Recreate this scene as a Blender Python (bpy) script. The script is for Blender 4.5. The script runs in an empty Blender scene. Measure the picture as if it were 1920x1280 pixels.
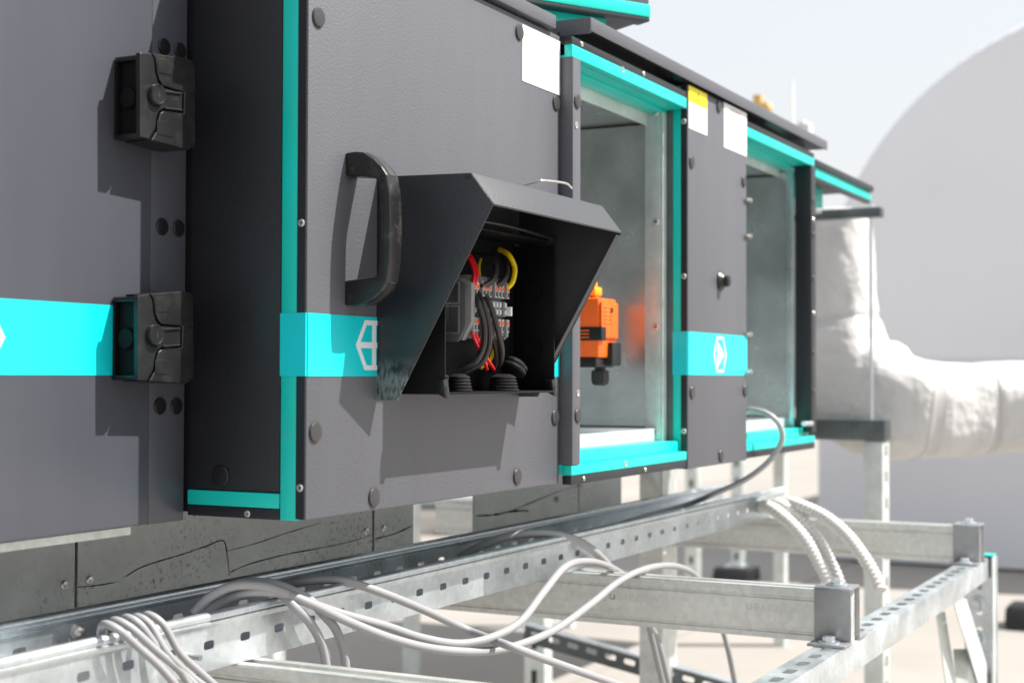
import bpy, bmesh, math, random
from mathutils import Vector, Matrix
random.seed(7)

# ------------------------------------------------------------------ camera, sky, sun, exposure
SC = bpy.context.scene
FPX = 2780.0                                   # focal length in pixels of the 1920 px wide photograph
YAW = math.atan((2395 - 960) / FPX)            # camera axis against the unit's long axis (X)
PITCH = math.atan(65 / FPX)
ROLL = math.radians(.15)
CAM = Vector((0, -.86, 1.2))
_fw = Vector((math.cos(YAW), math.sin(YAW), 0)); _rt = Vector((math.sin(YAW), -math.cos(YAW), 0)); _up = Vector((0, 0, 1))
_F = _fw * math.cos(PITCH) + _up * math.sin(PITCH)
_U0 = _up * math.cos(PITCH) - _fw * math.sin(PITCH)
_R = _rt * math.cos(ROLL) + _U0 * math.sin(ROLL)
_U = _U0 * math.cos(ROLL) - _rt * math.sin(ROLL)
cd = bpy.data.cameras.new('camera'); cam = bpy.data.objects.new('camera', cd); SC.collection.objects.link(cam)
cam.matrix_world = Matrix(((_R.x, _U.x, -_F.x, CAM.x), (_R.y, _U.y, -_F.y, CAM.y), (_R.z, _U.z, -_F.z, CAM.z), (0, 0, 0, 1)))
cd.sensor_width = 36; cd.lens = FPX / 1920 * 36; cd.clip_start = .02; cd.clip_end = 2000
cd.dof.use_dof = True; cd.dof.focus_distance = 1.70; cd.dof.aperture_fstop = 6.0
SC.camera = cam
SUN = Vector((.5, -1, 1.45)).normalized()      # towards the sun
w = bpy.data.worlds.new('World'); SC.world = w; w.use_nodes = True
nt = w.node_tree; bg = nt.nodes['Background']
sky = nt.nodes.new('ShaderNodeTexSky'); sky.sky_type = 'NISHITA'; sky.sun_disc = False
sky.sun_elevation = math.asin(SUN.z); sky.sun_rotation = math.atan2(SUN.x, SUN.y)
sky.air_density = 1.3; sky.dust_density = 4.0; sky.ozone_density = 1.0; sky.altitude = 50
bg.inputs[1].default_value = .077
hz = nt.nodes.new('ShaderNodeMix'); hz.data_type = 'RGBA'      # thin even summer haze over the whole sky
hz.inputs['Factor'].default_value = .72; hz.inputs['B'].default_value = (7.2, 7.3, 7.5, 1)
nt.links.new(sky.outputs[0], hz.inputs['A']); nt.links.new(hz.outputs['Result'], bg.inputs[0])
sl = bpy.data.lights.new('sun', 'SUN'); sl.energy = 5.0; sl.angle = math.radians(.53); sl.color = (1, .955, .89)
so = bpy.data.objects.new('sun', sl); SC.collection.objects.link(so)
so.rotation_euler = (-SUN).to_track_quat('-Z', 'Y').to_euler(); so.location = (3, -6, 9)
SC.view_settings.view_transform = 'Standard'; SC.view_settings.look = 'None'
SC.view_settings.gamma = 1; SC.view_settings.use_curve_mapping = False
SC.view_settings.exposure = 0.92
SC.render.engine = 'CYCLES'

def at(px, py, X=None, Y=None, Z=None):        # where a line of sight meets a real plane of the place
    d = _F + _R * ((px - 960) / FPX) - _U * ((py - 640) / FPX)
    if X is not None: t = (X - CAM.x) / d.x
    elif Y is not None: t = (Y - CAM.y) / d.y
    else: t = (Z - CAM.z) / d.z
    return CAM + d * t

# ------------------------------------------------------------------ materials
M = {}
def mat(name, col, rough=.5, metal=0., spec=.5, var=0., vscale=30., bump=0., bscale=400., bdist=.0004, coat=0.,
        col2=None, dirt=None, dscale=12., dlo=.55, dhi=.7, rvar=0., stretch=None, detail=4, dfine=0):
    m = bpy.data.materials.new(name); m.use_nodes = True; n = m.node_tree.nodes; l = m.node_tree.links
    b = n['Principled BSDF']
    b.inputs['Roughness'].default_value = rough; b.inputs['Metallic'].default_value = metal
    b.inputs['Specular IOR Level'].default_value = spec; b.inputs['Coat Weight'].default_value = coat
    tc = n.new('ShaderNodeNewGeometry'); src = tc.outputs['Position']
    if stretch:
        mp = n.new('ShaderNodeMapping'); mp.inputs['Scale'].default_value = stretch
        l.new(src, mp.inputs['Vector']); src2 = mp.outputs[0]
    else: src2 = src
    c = (*col, 1); out = None
    if var or col2:
        no = n.new('ShaderNodeTexNoise'); no.inputs['Scale'].default_value = vscale; no.inputs['Detail'].default_value = detail
        l.new(src2, no.inputs['Vector'])
        mx = n.new('ShaderNodeMix'); mx.data_type = 'RGBA'
        c2 = (*col2, 1) if col2 else tuple(min(1, x * (1 + var)) for x in col) + (1,)
        c1 = c if col2 else tuple(x * (1 - var) for x in col) + (1,)
        mx.inputs['A'].default_value = c1; mx.inputs['B'].default_value = c2
        rp = n.new('ShaderNodeMapRange'); rp.inputs[1].default_value = .35; rp.inputs[2].default_value = .65
        l.new(no.outputs[0], rp.inputs[0]); l.new(rp.outputs[0], mx.inputs['Factor']); out = mx.outputs['Result']
        if rvar:
            r2 = n.new('ShaderNodeMapRange'); r2.inputs[1].default_value = .3; r2.inputs[2].default_value = .7
            r2.inputs[3].default_value = rough - rvar; r2.inputs[4].default_value = rough + rvar
            l.new(no.outputs[0], r2.inputs[0]); l.new(r2.outputs[0], b.inputs['Roughness'])
    if dirt:
        dn = n.new('ShaderNodeTexNoise'); dn.inputs['Scale'].default_value = dscale; dn.inputs['Detail'].default_value = 8
        dn.inputs['Roughness'].default_value = .7; l.new(src2, dn.inputs['Vector'])
        dr = n.new('ShaderNodeMapRange'); dr.inputs[1].default_value = dlo; dr.inputs[2].default_value = dhi
        l.new(dn.outputs[0], dr.inputs[0]); fac = dr.outputs[0]
        if dfine:
            d2 = n.new('ShaderNodeTexNoise'); d2.inputs['Scale'].default_value = dfine; d2.inputs['Detail'].default_value = 3
            l.new(src, d2.inputs['Vector'])
            d3 = n.new('ShaderNodeMapRange'); d3.inputs[1].default_value = .56; d3.inputs[2].default_value = .62
            l.new(d2.outputs[0], d3.inputs[0]); mm = n.new('ShaderNodeMath'); mm.operation = 'MULTIPLY'
            l.new(fac, mm.inputs[0]); l.new(d3.outputs[0], mm.inputs[1]); fac = mm.outputs[0]
        m2 = n.new('ShaderNodeMix'); m2.data_type = 'RGBA'; m2.inputs['B'].default_value = (*dirt, 1)
        if out: l.new(out, m2.inputs['A'])
        else: m2.inputs['A'].default_value = c
        l.new(fac, m2.inputs['Factor']); out = m2.outputs['Result']
        if metal:
            ml = n.new('ShaderNodeMath'); ml.operation = 'MULTIPLY_ADD'; ml.inputs[1].default_value = -metal; ml.inputs[2].default_value = metal
            l.new(fac, ml.inputs[0]); l.new(ml.outputs[0], b.inputs['Metallic'])
    if out: l.new(out, b.inputs['Base Color'])
    else: b.inputs['Base Color'].default_value = c
    if bump:
        bn = n.new('ShaderNodeTexNoise'); bn.inputs['Scale'].default_value = bscale; bn.inputs['Detail'].default_value = 2
        l.new(src, bn.inputs['Vector'])
        bb = n.new('ShaderNodeBump'); bb.inputs['Strength'].default_value = bump; bb.inputs['Distance'].default_value = bdist
        l.new(bn.outputs[0], bb.inputs['Height']); l.new(bb.outputs[0], b.inputs['Normal'])
    M[name] = m; return m

def galv(name, base, rough, metal=.9, spangle=70., dirt=None, contrast=.07, stretch=None, dlo=.58, dhi=.72, dscale=9, dfine=0):
    """zinc coated steel: a spangle of grains plus cloudy tarnish"""
    m = mat(name, base, rough, metal, .5, var=.10, vscale=14, rvar=.08, dirt=dirt, dlo=dlo, dhi=dhi, dscale=dscale, stretch=stretch, dfine=dfine)
    n = m.node_tree.nodes; l = m.node_tree.links; b = n['Principled BSDF']
    src = b.inputs['Base Color'].links[0].from_socket
    g = n.new('ShaderNodeNewGeometry'); v = n.new('ShaderNodeTexVoronoi'); v.inputs['Scale'].default_value = spangle
    l.new(g.outputs['Position'], v.inputs['Vector'])
    sep = n.new('ShaderNodeSeparateColor'); l.new(v.outputs['Color'], sep.inputs[0])
    mr = n.new('ShaderNodeMapRange'); mr.inputs[3].default_value = 1 - contrast; mr.inputs[4].default_value = 1 + contrast
    l.new(sep.outputs[0], mr.inputs[0])
    mul = n.new('ShaderNodeMix'); mul.data_type = 'RGBA'; mul.blend_type = 'MULTIPLY'; mul.inputs['Factor'].default_value = 1
    l.new(src, mul.inputs['A']); l.new(mr.outputs[0], mul.inputs['B']); l.new(mul.outputs['Result'], b.inputs['Base Color'])
    return m

mat('powder', (.088, .090, .104), .44, 0, .5, var=.03, vscale=22, stretch=(1, 1, .14), bump=.5, bscale=330, bdist=.0009, dirt=(.2, .19, .19), dscale=220, dlo=.72, dhi=.8)
mat('powder_sky_tint', (.062, .065, .081), .38, 0, .55, var=.04, vscale=20, stretch=(1, 1, .15), bump=.35, bscale=420, bdist=.0005, dirt=(.2, .2, .21), dscale=160, dlo=.70, dhi=.8)  # door paint made darker and bluer, sky reflection put into the colour
mat('powder_dark', (.013, .014, .019), .42, 0, .5, var=.08, vscale=5, bump=.45, bscale=380, bdist=.0006, dirt=(.14, .14, .15), dscale=240, dlo=.73, dhi=.8)  # dark frame paint, deepened so the colour carries shade on left-facing sides
mat('gloss_dark', (.03, .031, .036), .16, 0, .6, var=.1, vscale=12)
mat('hood_paint', (.050, .052, .060), .42, 0, .4, var=.06, vscale=6, bump=.5, bscale=360, bdist=.0007, dirt=(.12, .12, .13), dscale=260, dlo=.73, dhi=.8)
mat('teal', (.003, .55, .475), .36, 0, .5, var=.05, vscale=9, dirt=(.10, .40, .36), dscale=45, dlo=.60, dhi=.85)
mat('cyan_band', (.003, .56, .61), .34, 0, .5, var=.02, vscale=6, bump=.2, bscale=330, bdist=.0005)
mat('emblem_white', (.72, .76, .8), .4)
mat('label_white', (.80, .80, .80), .45, var=.02, vscale=20)
mat('label_yellow', (.90, .74, .0), .45)
mat('print_grey', (.28, .28, .3), .6)
mat('print_black', (.02, .02, .02), .5)
mat('plastic', (.008, .008, .009), .36, 0, .5, var=.25, vscale=18, bump=.25, bscale=260, bdist=.0004, dirt=(.034, .031, .028), dscale=34, dlo=.48, dhi=.86)
mat('plastic_black', (.007, .007, .008), .36, 0, .5, bump=.15, bscale=300, dirt=(.06, .06, .06), dscale=60, dlo=.62, dhi=.85)
mat('handle_plastic', (.011, .011, .012), .33, 0, .5, var=.2, vscale=20, dirt=(.085, .08, .075), dscale=30, dlo=.56, dhi=.80)
mat('cap', (.034, .033, .035), .42, 0, .5, var=.1, vscale=40)
mat('rubber', (.013, .013, .014), .4, 0, .4, dirt=(.10, .10, .10), dscale=120, dlo=.6, dhi=.8)
mat('box_black', (.006, .006, .007), .5, 0, .18, bump=.1, bscale=200)
mat('screw', (.62, .60, .56), .35, .9, .5, var=.1, vscale=200)
mat('wire_red', (.72, .012, .02), .35); mat('wire_yellow', (.80, .58, .0), .35); mat('wire_black', (.022, .020, .020), .38)
mat('terminal_grey', (.24, .245, .25), .5, var=.08, vscale=60); mat('terminal_dark', (.055, .056, .06), .5)
mat('terminal_mid', (.11, .112, .118), .5, var=.08, vscale=60)
mat('terminal_white', (.62, .63, .65), .5)
mat('button_orange', (.85, .14, .02), .4)
mat('actuator_orange', (.90, .125, .004), .40, 0, .5, var=.03, vscale=30); mat('clamp_amber', (.95, .36, .01), .35)
mat('cable', (.285, .287, .30), .42, 0, .4, var=.05, vscale=12, dirt=(.27, .265, .255), dscale=24, dlo=.52, dhi=.75, bump=.08, bscale=60, bdist=.002)
mat('conduit', (.66, .65, .63), .42, 0, .4, dirt=(.55, .53, .48), dscale=40, dlo=.6, dhi=.8)
mat('cable_grey', (.40, .41, .43), .4, 0, .4)
galv('galv', (.62, .665, .70), .34, .92, 150)
galv('galv_rail', (.63, .675, .70), .38, .85, 140, dirt=(.46, .45, .42), dlo=.60, dhi=.8, dscale=14)
galv('galv_strut', (.62, .635, .62), .44, .6, 120, dirt=(.30, .28, .24), dlo=.60, dhi=.78, dscale=16, stretch=(3, .45, 1.6))
galv('galv_inner', (.60, .645, .65), .22, .82, 160, contrast=.03)
M['galv_inner'].node_tree.nodes['Principled BSDF'].inputs['Roughness'].links[0].from_node.inputs[3].default_value = .20
M['galv_inner'].node_tree.nodes['Principled BSDF'].inputs['Roughness'].links[0].from_node.inputs[4].default_value = .28
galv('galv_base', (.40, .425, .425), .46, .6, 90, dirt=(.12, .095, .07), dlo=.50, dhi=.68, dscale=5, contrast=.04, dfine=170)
galv('galv_pale', (.60, .64, .62), .5, .35, 110, contrast=.04)
galv('galv_flange', (.56, .60, .60), .42, .5, 120, contrast=.05)
mat('bracket_steel', (.33, .34, .355), .45, .75, .5, var=.14, vscale=26, rvar=.08, dirt=(.16, .11, .075), dscale=30, dlo=.62, dhi=.78)
mat('steel_dark', (.12, .14, .145), .42, .6, .5, var=.2, vscale=12)
mat('seam', (.02, .012, .01), .8); mat('rust', (.19, .165, .14), .85, dirt=(.34, .335, .32), dscale=120, dlo=.4, dhi=.62)
mat('wrap', (.54, .535, .53), .6, 0, .35, var=.05, vscale=4, bump=.55, bscale=14, bdist=.03, dirt=(.5, .47, .43), dscale=3, dlo=.55, dhi=.8)
mat('membrane', (.30, .283, .262), .8, 0, .2, var=.05, vscale=.6, dirt=(.26, .245, .23), dscale=1.1, dlo=.5, dhi=.8)
mat('shed_low', (.62, .625, .66), .55, 0, .3, var=.03, vscale=.8)
mat('shed', (.70, .705, .735), .55, 0, .3, var=.025, vscale=.8)
mat('concrete', (.55, .53, .49), .8, 0, .2, var=.12, vscale=5, dirt=(.26, .21, .16), dscale=3, dlo=.52, dhi=.66)
mat('wood', (.55, .36, .13), .6, var=.15, vscale=20)

# ------------------------------------------------------------------ mesh helpers
COL = SC.collection
class MB:
    def __init__(s): s.bm = bmesh.new()
    def box(s, x0, x1, y0, y1, z0, z1, bev=0., seg=2):
        t = bmesh.new(); bmesh.ops.create_cube(t, size=1)
        for v in t.verts: v.co = ((x0 + x1) / 2 + v.co.x * (x1 - x0), (y0 + y1) / 2 + v.co.y * (y1 - y0), (z0 + z1) / 2 + v.co.z * (z1 - z0))
        if bev: bmesh.ops.bevel(t, geom=t.edges[:], offset=bev, segments=seg, affect='EDGES', profile=.5)
        s.add(t); return s
    def add(s, t):
        me = bpy.data.meshes.new('t'); t.to_mesh(me); t.free(); s.bm.from_mesh(me); bpy.data.meshes.remove(me)
    def extrude(s, pts, vec, bev=0., seg=2):
        """closed polygon of 3-D points pushed along vec"""
        t = bmesh.new(); a = [t.verts.new(p) for p in pts]; vec = Vector(vec); b = [t.verts.new(Vector(p) + vec) for p in pts]
        n = len(pts); t.faces.new(a); t.faces.new(b[::-1])
        for i in range(n): t.faces.new((a[i], b[i], b[(i + 1) % n], a[(i + 1) % n]))
        bmesh.ops.recalc_face_normals(t, faces=t.faces[:])
        if bev: bmesh.ops.bevel(t, geom=t.edges[:], offset=bev, segments=seg, affect='EDGES', profile=.5)
        s.add(t); return s
    def tube(s, pts, r, n=10, cap=True):
        """tube along points; r may be a list"""
        pts = [Vector(p) for p in pts]; k = len(pts); rr = r if isinstance(r, (list, tuple)) else [r] * k
        t = bmesh.new(); rings = []; ref = None
        for i, p in enumerate(pts):
            d = (pts[min(i + 1, k - 1)] - pts[max(i - 1, 0)]).normalized()
            if ref is None: ref = d.orthogonal().normalized()
            ref = (ref - d * ref.dot(d)).normalized(); q = d.cross(ref)
            rings.append([t.verts.new(p + (ref * math.cos(6.28318 * j / n) + q * math.sin(6.28318 * j / n)) * rr[i]) for j in range(n)])
        for i in range(k - 1):
            for j in range(n): t.faces.new((rings[i][j], rings[i][(j + 1) % n], rings[i + 1][(j + 1) % n], rings[i + 1][j]))
        if cap: t.faces.new(rings[0][::-1]); t.faces.new(rings[-1])
        bmesh.ops.recalc_face_normals(t, faces=t.faces[:]); s.add(t); return s
    def lathe(s, o, axis, prof, n=20):
        """profile of (radius, height) turned about axis from o"""
        o = Vector(o); a = Vector(axis).normalized(); u = a.orthogonal().normalized(); v = a.cross(u); t = bmesh.new(); rings = []
        for r, h in prof:
            rings.append([t.verts.new(o + a * h + (u * math.cos(6.28318 * j / n) + v * math.sin(6.28318 * j / n)) * max(r, 1e-5)) for j in range(n)])
        for i in range(len(rings) - 1):
            for j in range(n): t.faces.new((rings[i][j], rings[i][(j + 1) % n], rings[i + 1][(j + 1) % n], rings[i + 1][j]))
        t.faces.new(rings[0][::-1]); t.faces.new(rings[-1])
        bmesh.ops.recalc_face_normals(t, faces=t.faces[:]); s.add(t); return s
    def slotted(s, o, u, v, nrm, length, height, slots, th=.0018):
        """sheet from o spanned by u (length) and v (height) with rounded holes slots = [(uc, vc, w, h)] sorted by uc; th along nrm"""
        o = Vector(o); u = Vector(u).normalized(); v = Vector(v).normalized(); nrm = Vector(nrm).normalized(); t = bmesh.new()
        cuts = [0.] + [(slots[i][0] + slots[i + 1][0]) / 2 for i in range(len(slots) - 1)] + [length]
        N = 16; P = lambda a, b, k: o + u * a + v * b + nrm * (th * k)
        sq = [(1, t / 2) for t in (-2, -1, 0, 1)] + [(-t / 2, 1) for t in (-2, -1, 0, 1)] + [(-1, -t / 2) for t in (-2, -1, 0, 1)] + [(t / 2, -1) for t in (-2, -1, 0, 1)]
        for i, (uc, vc, w_, h_) in enumerate(slots):
            a0, a1 = cuts[i], cuts[i + 1]; hole = []; outer = []
            for ox, oy in sq:
                g = math.atan2(oy, ox); cx, cy = math.cos(g), math.sin(g); e = .5
                hole.append((uc + math.copysign(abs(cx) ** e, cx) * w_ / 2, vc + math.copysign(abs(cy) ** e, cy) * h_ / 2))
                outer.append((uc + (ox * (a1 - uc) if ox > 0 else ox * (uc - a0)), vc + (oy * (height - vc) if oy > 0 else oy * vc)))
            for k in (0, 1):
                H = [t.verts.new(P(x, y, k)) for x, y in hole]; O = [t.verts.new(P(x, y, k)) for x, y in outer]
                for j in range(N): t.faces.new((H[j], H[(j + 1) % N], O[(j + 1) % N], O[j]))
                if k == 0: H0 = H; O0 = O
                else:
                    for j in range(N):
                        t.faces.new((H0[j], H0[(j + 1) % N], H[(j + 1) % N], H[j]))
                        if sq[j][1] == sq[(j + 1) % N][1]: t.faces.new((O0[j], O0[(j + 1) % N], O[(j + 1) % N], O[j]))
        bmesh.ops.recalc_face_normals(t, faces=t.faces[:]); s.add(t); return s
    def build(s, name, m, parent=None, smooth=True, angle=35):
        me = bpy.data.meshes.new(name); s.bm.to_mesh(me); s.bm.free()
        me.materials.append(M[m])
        if smooth:
            for p in me.polygons: p.use_smooth = True
            me.set_sharp_from_angle(angle=math.radians(angle))
        ob = bpy.data.objects.new(name, me); COL.objects.link(ob)
        if parent is not None:
            ob.parent = parent; ob.matrix_parent_inverse = Matrix.Identity(4); off = world_loc(parent); me.transform(Matrix.Translation(-off))
        return ob
LOC = {}
def world_loc(o):
    v = Vector(o.location)
    while o.parent: o = o.parent; v = v + Vector(o.location)
    return v
def tag(o, label, cat, group=None):
    o['label'] = label; o['category'] = cat
    if group: o['group'] = group
    return o
def thing(name, label, cat, loc=(0, 0, 0), group=None):
    o = bpy.data.objects.new(name, None); o.empty_display_size = .05; COL.objects.link(o); o.location = loc
    return tag(o, label, cat, group)
def B(name, m, parent, *a, bev=0., **k): return MB().box(*a, bev=bev).build(name, m, parent, **k)
def single(o, label, cat, group=None):        # one-mesh thing: move the origin to its base
    me = o.data; bb = [v.co for v in me.vertices]
    c = Vector(((min(p.x for p in bb) + max(p.x for p in bb)) / 2, (min(p.y for p in bb) + max(p.y for p in bb)) / 2, min(p.z for p in bb)))
    me.transform(Matrix.Translation(-c)); o.location = c
    return tag(o, label, cat, group)
def spline(ps, k=8):
    ps = [Vector(p) for p in ps]; q = [ps[0] * 2 - ps[1]] + ps + [ps[-1] * 2 - ps[-2]]; out = []
    for i in range(1, len(q) - 2):
        a, b, c, d = q[i - 1:i + 3]
        for j in range(k):
            t = j / k; out.append(.5 * (2 * b + (c - a) * t + (2 * a - 5 * b + 4 * c - d) * t * t + (3 * b - a - 3 * c + d) * t ** 3))
    out.append(q[-2]); return out
def cap_disc(parent, p, nrm, r=.010, name='cap', m='cap'):
    h = r * .28
    return MB().lathe(p, nrm, [(r, 0), (r, h * .45), (r * .93, h * .8), (r * .6, h), (0, h * 1.03)], 22).build(name, m, parent)
def screw(parent, p, nrm, r=.004, name='screw'):
    o = MB().lathe(p, nrm, [(r, 0), (r, r * .2), (r * .8, r * .42), (r * .42, r * .42), (r * .34, r * .05), (0, r * .05)], 16).build(name, 'screw', parent)
    MB().lathe(Vector(p) + Vector(nrm) * r * .055, nrm, [(r * .3, 0), (0, r * .01)], 8).build('recess', 'print_black', o)
    return o
def hex_bolt(mb, p, nrm, r=.008, washer=True):
    a = Vector(nrm).normalized()
    if washer: mb.lathe(p, a, [(r * 1.75, 0), (r * 1.75, r * .22), (r * 1.6, r * .28), (0, r * .28)], 20)
    p2 = Vector(p) + a * r * .28
    mb.lathe(p2, a, [(r, 0), (r, r * .68), (r * .9, r * .8), (0, r * .82)], 6)

# ------------------------------------------------------------------ setting: roof membrane
g = MB(); gs = 300
g.extrude([(-gs, -gs, -.05), (gs, -gs, -.05), (gs, gs, -.05), (-gs, gs, -.05)], (0, 0, .05)); go = g.build('ground', 'membrane', smooth=False); go['kind'] = 'structure'
for i in range(14):
    y = -8 + i * 1.6
    so_ = B('membrane_seam', 'membrane', go, -4, 40, y, y + .09, .001, .005); 

# ------------------------------------------------------------------ left section (recessed) of the air handler
YL = .150
XLs = at(284, 600, Y=YL).x
U1 = thing('ventilation_unit', 'bluish dark grey recessed unit section at far left with two black door latches', 'air handler', (.7, .5, 1.05))
B('body', 'powder_dark', U1, -.6, 1.2185, YL + .03, 1.0, 1.054, 1.95)
dr = B('door', 'powder_sky_tint', U1, -.6, XLs - .0016, YL, YL + .028, 1.0505, 1.95, bev=.0018)
st = B('corner_strip', 'powder_sky_tint', U1, XLs + .0014, 1.2185, YL + .003, YL + .028, 1.0495, 1.95, bev=.0012)
B('bottom_flange', 'galv_strut', U1, -.6, at(245, 1000, Y=YL + .012).x, YL + .012, YL + .05, 1.0405, 1.0485)
zb0, zb1 = 1.1998, 1.2680
MB().box(-.6, XLs - .0032, YL - .0006, YL + .001, zb0, zb1).build('teal_band', 'cyan_band', dr, smooth=False)
for cx, cy in [(307, 88), (337, 96), (303, 425), (334, 428), (299, 761), (330, 761)]:
    cap_disc(st, at(cx, cy, Y=YL + .003), (0, -1, 0), .0088, m='plastic_black')
def hexagon(parent, cx, y, cz, hw, hh, wd, kind):
    """white hexagonal emblem lying on the band"""
    def ring(sw, sh):
        return [(-hw * sw, 0), (-hw * .52 * sw, hh * sh), (hw * .52 * sw, hh * sh), (hw * sw, 0), (hw * .52 * sw, -hh * sh), (-hw * .52 * sw, -hh * sh)]
    mb = MB(); t = bmesh.new(); so_ = 1; si = 1 - wd / hw * 1.2; sj = 1 - wd / hh
    O = ring(1, 1); I = ring(si, sj)
    vo = [t.verts.new((cx + a, y, cz + b)) for a, b in O]; vi = [t.verts.new((cx + a, y, cz + b)) for a, b in I]
    for i in range(6): t.faces.new((vo[i], vo[(i + 1) % 6], vi[(i + 1) % 6], vi[i]))
    r = bmesh.ops.extrude_face_region(t, geom=t.faces[:])
    for v in r['geom']:
        if isinstance(v, bmesh.types.BMVert): v.co.y -= .0005
    bmesh.ops.recalc_face_normals(t, faces=t.faces[:]); mb.add(t)
    if kind == 'cross':
        mb.box(cx - hw * .96, cx + hw * .96, y - .0004, y, cz - wd * .62, cz + wd * .62)
        mb.box(cx - wd * .7, cx + wd * .7, y - .00045, y, cz - hh * .97, cz + hh * .97)
    else:
        mb.extrude([(cx - hw * .45, y, cz + hh * .78), (cx - hw * .45, y, cz - hh * .78), (cx + hw * .62, y, cz)], (0, -.0004, 0))
    return mb.build('emblem', 'emblem_white', parent, smooth=False)
ex = at(8, 628, Y=YL)
hexagon(dr, ex.x - .036, YL - .0007, 1.2335, .036, .027, .0042, 'play')
# latches
YF = .113
def zp(zx, zy): p = at(170 + zx / 5.12, 60 + zy / 5.12, Y=YF); return p
def latch(dz):
    L = MB(); X0 = at(211, 190, Y=YL).x
    T = lambda pts: [Vector((p.x, YF, p.z + dz)) for p in (zp(*q) for q in pts)]
    zt, zbm = zp(470, 195).z + dz, zp(470, 1010).z + dz
    xs = zp(590, 600).x
    root = MB().extrude(T([(476, 196), (585, 203), (612, 270), (625, 400), (648, 480), (690, 538), (760, 556), (883, 592), (880, 760), (760, 738), (690, 742), (652, 770), (632, 840), (622, 935), (560, 1030), (478, 1008)]), (0, .006, 0), bev=.0010).build('latch', 'plastic', U1, smooth=False)
    B('shell_edge', 'plastic', root, X0 + .001, xs, YF + .0015, YL - .001, zt - .0055, zt - .0005, bev=.0015)
    B('shell_edge', 'plastic', root, X0 + .001, xs, YF + .0015, YL - .001, zbm + .0005, zbm + .0055, bev=.0015)
    B('shell_edge', 'plastic', root, X0 + .001, X0 + .009, YF + .0015, YF + .0075, zbm + .003, zt - .003, bev=.0022)
    B('cavity_base', 'box_black', root, X0 + .002, xs - .007, YL - .0040, YL - .0012, zbm + .0045, zt - .0045)
    B('cavity_back', 'box_black', root, xs - .006, xs - .001, YF + .006, YL - .001, zbm + .0045, zt - .0045)
    B('seam_backing', 'box_black', root, X0 + .010, zp(960, 600).x, YF + .0068, YF + .0085, zbm + .004, zt - .004)
    B('cavity_rib', 'box_black', root, X0 + .012, X0 + .0145, YF + .018, YL - .002, zbm + .005, zt - .005)
    zm = (zt + zbm) / 2
    MB().lathe((X0 + .004, YF + .022, zm), (1, 0, 0), [(.0095, 0), (.0105, .002), (.0105, .02), (0, .02)], 18).build('pin_boss', 'box_black', root)
    MB().extrude(T([(600, 207), (890, 245), (975, 275), (1006, 325), (1008, 1060), (980, 1120), (925, 1135), (585, 1040), (642, 945), (652, 850), (672, 780), (702, 757), (765, 752), (896, 786), (902, 582), (765, 540), (704, 518), (668, 465), (644, 395), (632, 265)]), (0, .034, 0), bev=.0012, seg=3).build('cover', 'plastic', root, smooth=False)
    for a in ((622, 252, 420), (615, 850, 1010)):
        MB().extrude(T([(a[0] + 20, a[1]), (740, a[1] + 12), (790, a[1] + 45), (800, a[1] + 80), (775, a[2]), (a[0] + 22, a[2] - 30)]), (0, -.0006, 0), bev=.0003).build('raised_pad', 'plastic', root, smooth=False)
    for zz in (325, 615, 800, 1105):
        q = zp(1004, zz); B('rib_slot', 'plastic_black', root, q.x - .0085, q.x - .0012, YF - .0004, YF + .004, q.z + dz - .0014, q.z + dz + .0014)
    k = zp(622, 606); k.z += dz; k.y = YF
    kn = MB().lathe(k, (0, -1, 0), [(.0105, -.001), (.0105, .004), (.0098, .0052), (.0085, .0052), (.008, .0046), (.0062, .0046), (0, .0046)], 28).build('knob', 'plastic', root)
    MB().lathe(k, (0, -1, 0), [(.0118, -.0005), (.0118, .0004), (0, .0004)], 28).build('knob_gap', 'box_black', kn)
    MB().box(k.x - .0011, k.x + .0011, k.y - .0049, k.y - .0040, k.z - .0032, k.z + .0026).build('keyhole', 'print_black', kn, smooth=False)
    for zz in (590, 748):
        a, b = zp(705, zz - 16), zp(865, zz + 4)
        MB().tube([(a.x, YF - .0008, a.z + dz), (b.x, YF - .0008, b.z + dz)], .0012, 8).build('tongue_rib', 'plastic', root)
    return root
latch(0)
latch(at(211, 640, Y=YL).z - at(211, 190, Y=YL).z)

# ------------------------------------------------------------------ main section with the big door
XL, XR, ZB, ZT = 1.2200, 1.8055, 1.0560, 1.6605
U2 = thing('ventilation_unit', 'grey unit section with large textured door carrying the hooded terminal box', 'air handler', (1.5, .5, 1.05))
B('body', 'powder_dark', U2, XL + .004, XR - .003, .034, 1.0, ZB + .002, ZT)
door = B('door', 'powder', U2, XL, XR, 0, .0112, ZB, ZT, bev=.0022)
de = B('door_edge', 'powder_dark', U2, XL - .0008, XL + .012, .0022, .0118, ZB + .001, ZT - .001)
cp = B('corner_post', 'teal', U2, XL - .0005, XL + .02, .0124, .0312, ZB - .001, ZT - .002, bev=.0008)
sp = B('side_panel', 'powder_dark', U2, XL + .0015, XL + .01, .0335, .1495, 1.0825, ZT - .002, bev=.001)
br = B('bottom_rail', 'teal', U2, XL - .0002, XL + .012, .0328, .1495, 1.0662, 1.0812, bev=.0008)
be = B('bottom_edge', 'powder_dark', U2, XL, XL + .012, .0322, .1495, 1.0548, 1.0655, bev=.0008)
screw(be, (XL - .0001, at(464, 968, X=XL).y, 1.0595), (-1, 0, 0), .0036)
cap_disc(sp, Vector((XL + .0016, at(412, 893, X=XL).y, at(412, 893, X=XL).z)), (-1, 0, 0), .0112, m='plastic_black')
for q in [(568, 418), (563, 914)]:
    p = at(*q, X=XL); screw(de, (XL - .0009, .0066, p.z), (-1, 0, 0), .0040)
zs0, zs1 = 1.1994, 1.2627
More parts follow.
